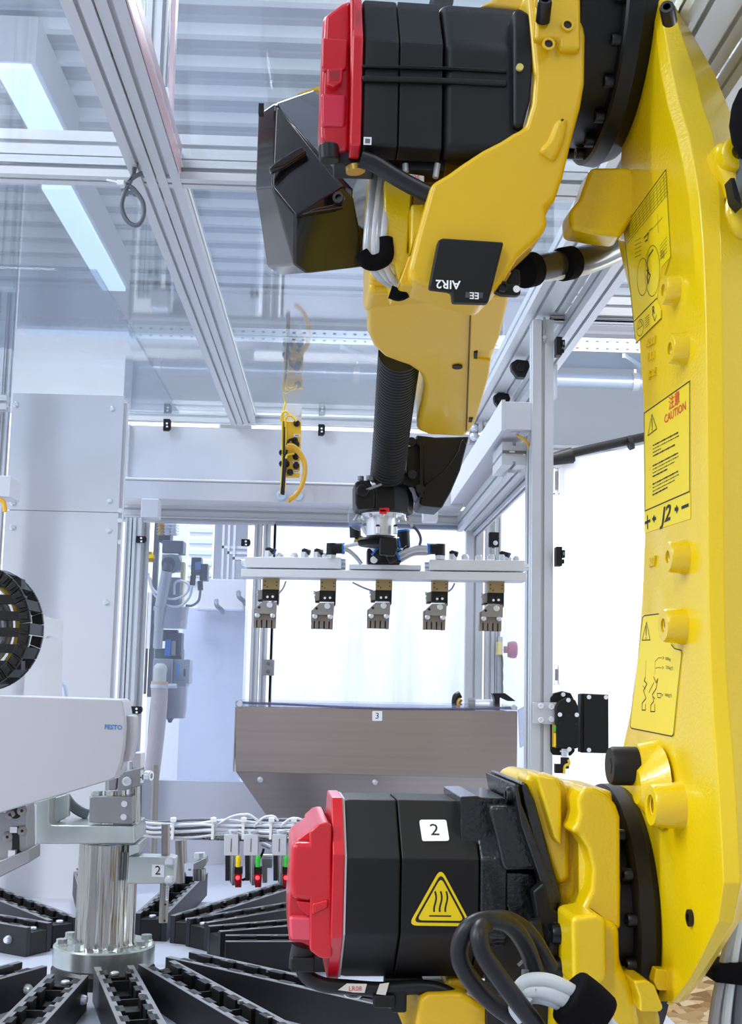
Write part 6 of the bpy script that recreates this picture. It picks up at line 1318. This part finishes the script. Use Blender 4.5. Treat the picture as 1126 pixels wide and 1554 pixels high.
b = B(SLV); b.cyl(P(*d6(335, 395), AY-.08), P(*d6(290, 640), AY-.06), .02, n=14); b.cyl(P(*d6(290, 640), AY-.06), P(*d6(270, 930), AY-.03), .017, n=14); b.build('air_pipe', ap)
ab(500, 300, 575, 420, AY-.02, .06, 'pressure_switch', DB); ab(560, 345, 620, 460, AY-.01, .06, 'pressure_switch', DB)
b = B(mat('switch_screen', (90, 130, 190), .3)); b.prism([P(*d6(x_, y_), AY-.0215) for x_, y_ in ((530, 335), (570, 330), (570, 385), (530, 388))], (0, .001, 0)); b.build('switch_face', ap)
b = B(RUB); b.cyl(P(*d6(518, 425), AY), P(*d6(512, 495), AY), .010, n=12); b.cyl(P(*d6(566, 465), AY), P(*d6(568, 530), AY), .010, n=12); b.build('cable_plug', ap)
for pl in (((512, 495), (490, 580), (420, 640), (330, 630), (250, 560), (215, 480), (205, 410)), ((568, 530), (555, 600), (510, 635), (465, 635)), ((385, 560), (390, 480), (440, 465), (490, 500), (460, 560), (380, 590), (300, 570), (235, 515), (220, 440))):
    b = B(HSE if pl[0][0] != 568 else DGC); b.tube([P(*d6(x_, y_), AY-.06) for x_, y_ in pl], .0045, 8); b.build('air_hose', ap)
b = B(mat('filter_glass', (160, 163, 172), .25, coat=.4)); b.lathe(P(*d6(360, 795), AY), (0, 0, 1), [(0, .045), (0, .058), (.02, .060), (.06, .061), (.065, .064), (.078, .064)], 28); b.build('filter_bowl', ap)
b = B(MG); b.bb(P(*d6(330, 0), AY).x, P(*d6(440, 0), AY).x, AY, AY+.05, P(360, 975, AY).z-.0, P(360, 958, AY).z); b.build('filter_cap', ap)
ab(330, 825, 440, 985, AY-.01, .07, 'solenoid', MG); ab(318, 872, 362, 985, AY-.03, .04, 'solenoid_coil', BLU, label='blue coil'); ab(360, 880, 395, 985, AY-.025, .04, 'solenoid_coil', GPS)
ab(250, 935, 440, 1005, AY-.0, .08, 'manifold', GN)
ab(232, 1005, 375, 1180, AY-.05, .12, 'filter_body', LG, .004); ab(375, 1010, 495, 1175, AY-.03, .1, 'filter_body', LG, .003); ab(255, 1160, 470, 1195, AY-.04, .1, 'filter_body', LG)
b = B(mat('small_label_blue', (90, 150, 215), .5)); b.prism([P(*d6(x_, y_), AY-.031) for x_, y_ in ((400, 1040), (425, 1042), (420, 1138), (400, 1136))], (0, .0008, 0)); b.use(MG); b.prism([P(*d6(x_, y_), AY-.031) for x_, y_ in ((450, 1075), (465, 1075), (465, 1128), (450, 1126))], (0, .0008, 0)); b.build('label_plate', ap)
b = B(LG); b.cyl(P(*d6(300, 1080), AY-.05), P(*d6(300, 1080), AY-.08), .03, n=20); b.use(mat('ivory_elbow', (196, 198, 188), .4)); b.cyl(P(*d6(288, 1075), AY-.09), P(*d6(285, 1165), AY-.09), .023, n=16); b.sphere(P(*d6(290, 1080), AY-.085), .025); b.use(mat('tan_ring', (204, 176, 140), .4)); b.cyl(P(*d6(285, 1162), AY-.09), P(*d6(284, 1185), AY-.09), .030, n=16); b.build('elbow_port', ap)
b = B(mat('clear_bowl', (140, 142, 148), .25, coat=.4)); b.lathe(P(*d6(360, 1415), AY-.0), (0, 0, 1), [(0, .03), (.0, .052), (.03, .056), (.11, .057)], 24); b.use(MG)
for x_ in (322, 345, 375): b.bb(P(*d6(x_, 0), AY).x, P(*d6(x_+14, 0), AY).x, AY-.062, AY-.056, P(*d6(0, 1380), AY).z, P(*d6(0, 1270), AY).z)
b.build('filter_bowl', ap)
b = B(mat('navy_drain', (30, 46, 110), .4)); b.lathe(P(*d6(356, 1448), AY-.0), (0, 0, 1), [(0, .006), (.01, .010), (.014, .014), (.02, .014)], 12); b.build('drain_plug', ap)
b = B(BRS); b.cyl(P(*d6(212, 335), AY-.03), P(*d6(212, 265), AY-.03), .018, n=12); b.use(YLL); b.cyl(P(*d6(212, 310), AY-.03), P(*d6(212, 285), AY-.03), .020, n=12); b.use(OCB); b.cyl(P(*d6(145, 275), AY-.03), P(*d6(195, 290), AY-.03), .004, n=8); b.build('valve_cap', ap)
# ruler-like strip with slots
b = B(WLB); b.bb(P(*d6(238, 0), AY).x, P(*d6(262, 0), AY).x, AY-.02, AY-.015, P(*d6(0, 930), AY).z, P(*d6(0, 540), AY).z); b.use(INK)
for k in range(16): a = P(*d6(256, 560+k*23), AY-.021); b.box(a, (.010, .002, .003))
b.build('slotted_strip', ap)
# tan hose from the elbow down
b = B(HOS); b.tube([P(x_, y_, AY-.09) for x_, y_ in ((242, 1038), (242, 1060), (238, 1110), (231, 1170), (226, 1210), (222, 1250))], .030, 16, rad=lambda t_: .030-.004*t_)
tag(b.build('hose'), 'thick tan hose hanging from the air service unit behind the left pane', 'hose')
b = B(ALB); a = P(243, 1044, AY-.09); b.lathe(a, (0, 0, 1), [(0, .031), (0, .034), (.012, .034), (.012, .031)], 20); b.cyl(a+V((.03, -.02, .008)), a+V((.06, -.02, .008)), .008, n=8); tag(b.build('hose_clip'), 'steel worm clip round the top of the tan hose', 'clip')
b = B(DGC); b.tube([P(x_, y_, AY-.05) for x_, y_ in ((232, 1060), (228, 1105), (226, 1150), (224, 1200))], .007, 8); tag(b.build('cable'), 'thin grey cable hanging just left of the tan hose', 'cable')
# tube behind the housing corner
b = B(GPS); b.cyl(P(232, 1300, 4.1), P(236, 1160, 4.1), .012, n=10); tag(b.build('steel_rod'), 'slim steel rod standing in front of the tan hose', 'rod')
# ================================================================ CABLES IN THE FOREGROUND
KV = 1.36
b = B(RUB); b.tube([RV(x_, y_, v_) for x_, y_, v_ in ((820, 1500, 1.42), (800, 1440, 1.40), (775, 1405, 1.38), (745, 1396, 1.36), (715, 1405, 1.35), (699, 1430, 1.35), (700, 1462, 1.35), (725, 1500, 1.36), (760, 1532, 1.38), (800, 1556, 1.40), (840, 1580, 1.42))], .0098, 16)
tag(b.build('power_cable'), 'thick black cable looping in front of the lower motor, outer loop', 'cable')
b = B(RUB); b.tube([RV(x_, y_, v_) for x_, y_, v_ in ((835, 1470, 1.44), (805, 1420, 1.42), (775, 1398, 1.40), (748, 1396, 1.38), (728, 1412, 1.34), (732, 1445, 1.33), (755, 1480, 1.33), (785, 1520, 1.34), (815, 1560, 1.36), (830, 1600, 1.36))], .0098, 16)
tag(b.build('power_cable'), 'thick black cable looping in front of the lower motor, inner loop', 'cable')
wl = []
for k in range(7):
    ox, oy = (k % 3)*5, (k//3)*9
    b = B(mat('white_cable', (200, 208, 210), .35) if k == 0 else MATS['white_cable']); b.tube([RV(x_-ox*.7, y_+oy+ (k % 3)*9, 1.36+.008*(k % 2)) for x_, y_ in ((800, 1520), (788, 1502), (800, 1488), (830, 1487), (862, 1500), (895, 1525), (930, 1560), (950, 1590))], .0072, 12)
    tag(b.build('signal_cable'), 'pale grey signal cable in the strapped bundle at the bottom edge', 'cable', 'pale signal cables strapped together at the bottom')
b = B(VEL); b.tube([RV(x_, y_, 1.362) for x_, y_ in ((862, 1510), (888, 1530), (908, 1550))], .030, 22, 3); tag(b.build('cable_strap', bevel=.005), 'wide black velcro strap round the pale signal cables at the bottom edge', 'strap')
for x_, y_ in ((796, 1495), (800, 1478)): pass
b = B(RUB); b.tube([RV(x_, y_, 1.55) for x_, y_ in ((725, 1500), (780, 1500), (820, 1490), (842, 1420), (848, 1400))], .009, 10); b.tube([RV(x_, y_, 1.54) for x_, y_ in ((790, 1470), (818, 1440), (812, 1395))], .008, 10); tag(b.build('power_cable'), 'dark cable rising behind the black loops beside the flange plate', 'cable')
b = B(DGC); b.cyl(RV(796, 1488, 1.40), RV(797, 1472, 1.40), .004); tag(b.build('cable_tie'), 'small grey cable tie above the pale signal cables', 'cable tie')
b = B(mat('grey_sheath', (150, 150, 150), .35))
# cable bundle bottom right
for k in range(9):
    b = B([MATS['grey_sheath'], HSE, DGC, MATS['white_cable']][k % 4]); ox = k*6
    b.tube([RV(x_+ox*f_, y_, 1.55+.012*(k % 3)) for x_, y_, f_ in ((1130, 1350, .3), (1112, 1410, .5), (1097, 1470, .8), (1084, 1540, 1), (1078, 1610, 1.05))], .0062, 10)
    tag(b.build('riser_cable'), ('leftmost', 'second', 'third', 'fourth', 'fifth', 'sixth', 'seventh', 'eighth', 'rightmost')[k] + ' of the grey cables bundled at the bottom right corner, counted from the left', 'cable', 'grey cables bundled at the bottom right corner')
b = B(VEL); q = [RV(x_, y_, 1.535) for x_, y_ in ((1083, 1465), (1150, 1462), (1150, 1500), (1083, 1492))]; b.prism(q, RVa*.05); tag(b.build('cable_strap', bevel=.006), 'black velcro strap round the grey bundle at the bottom right corner', 'strap')
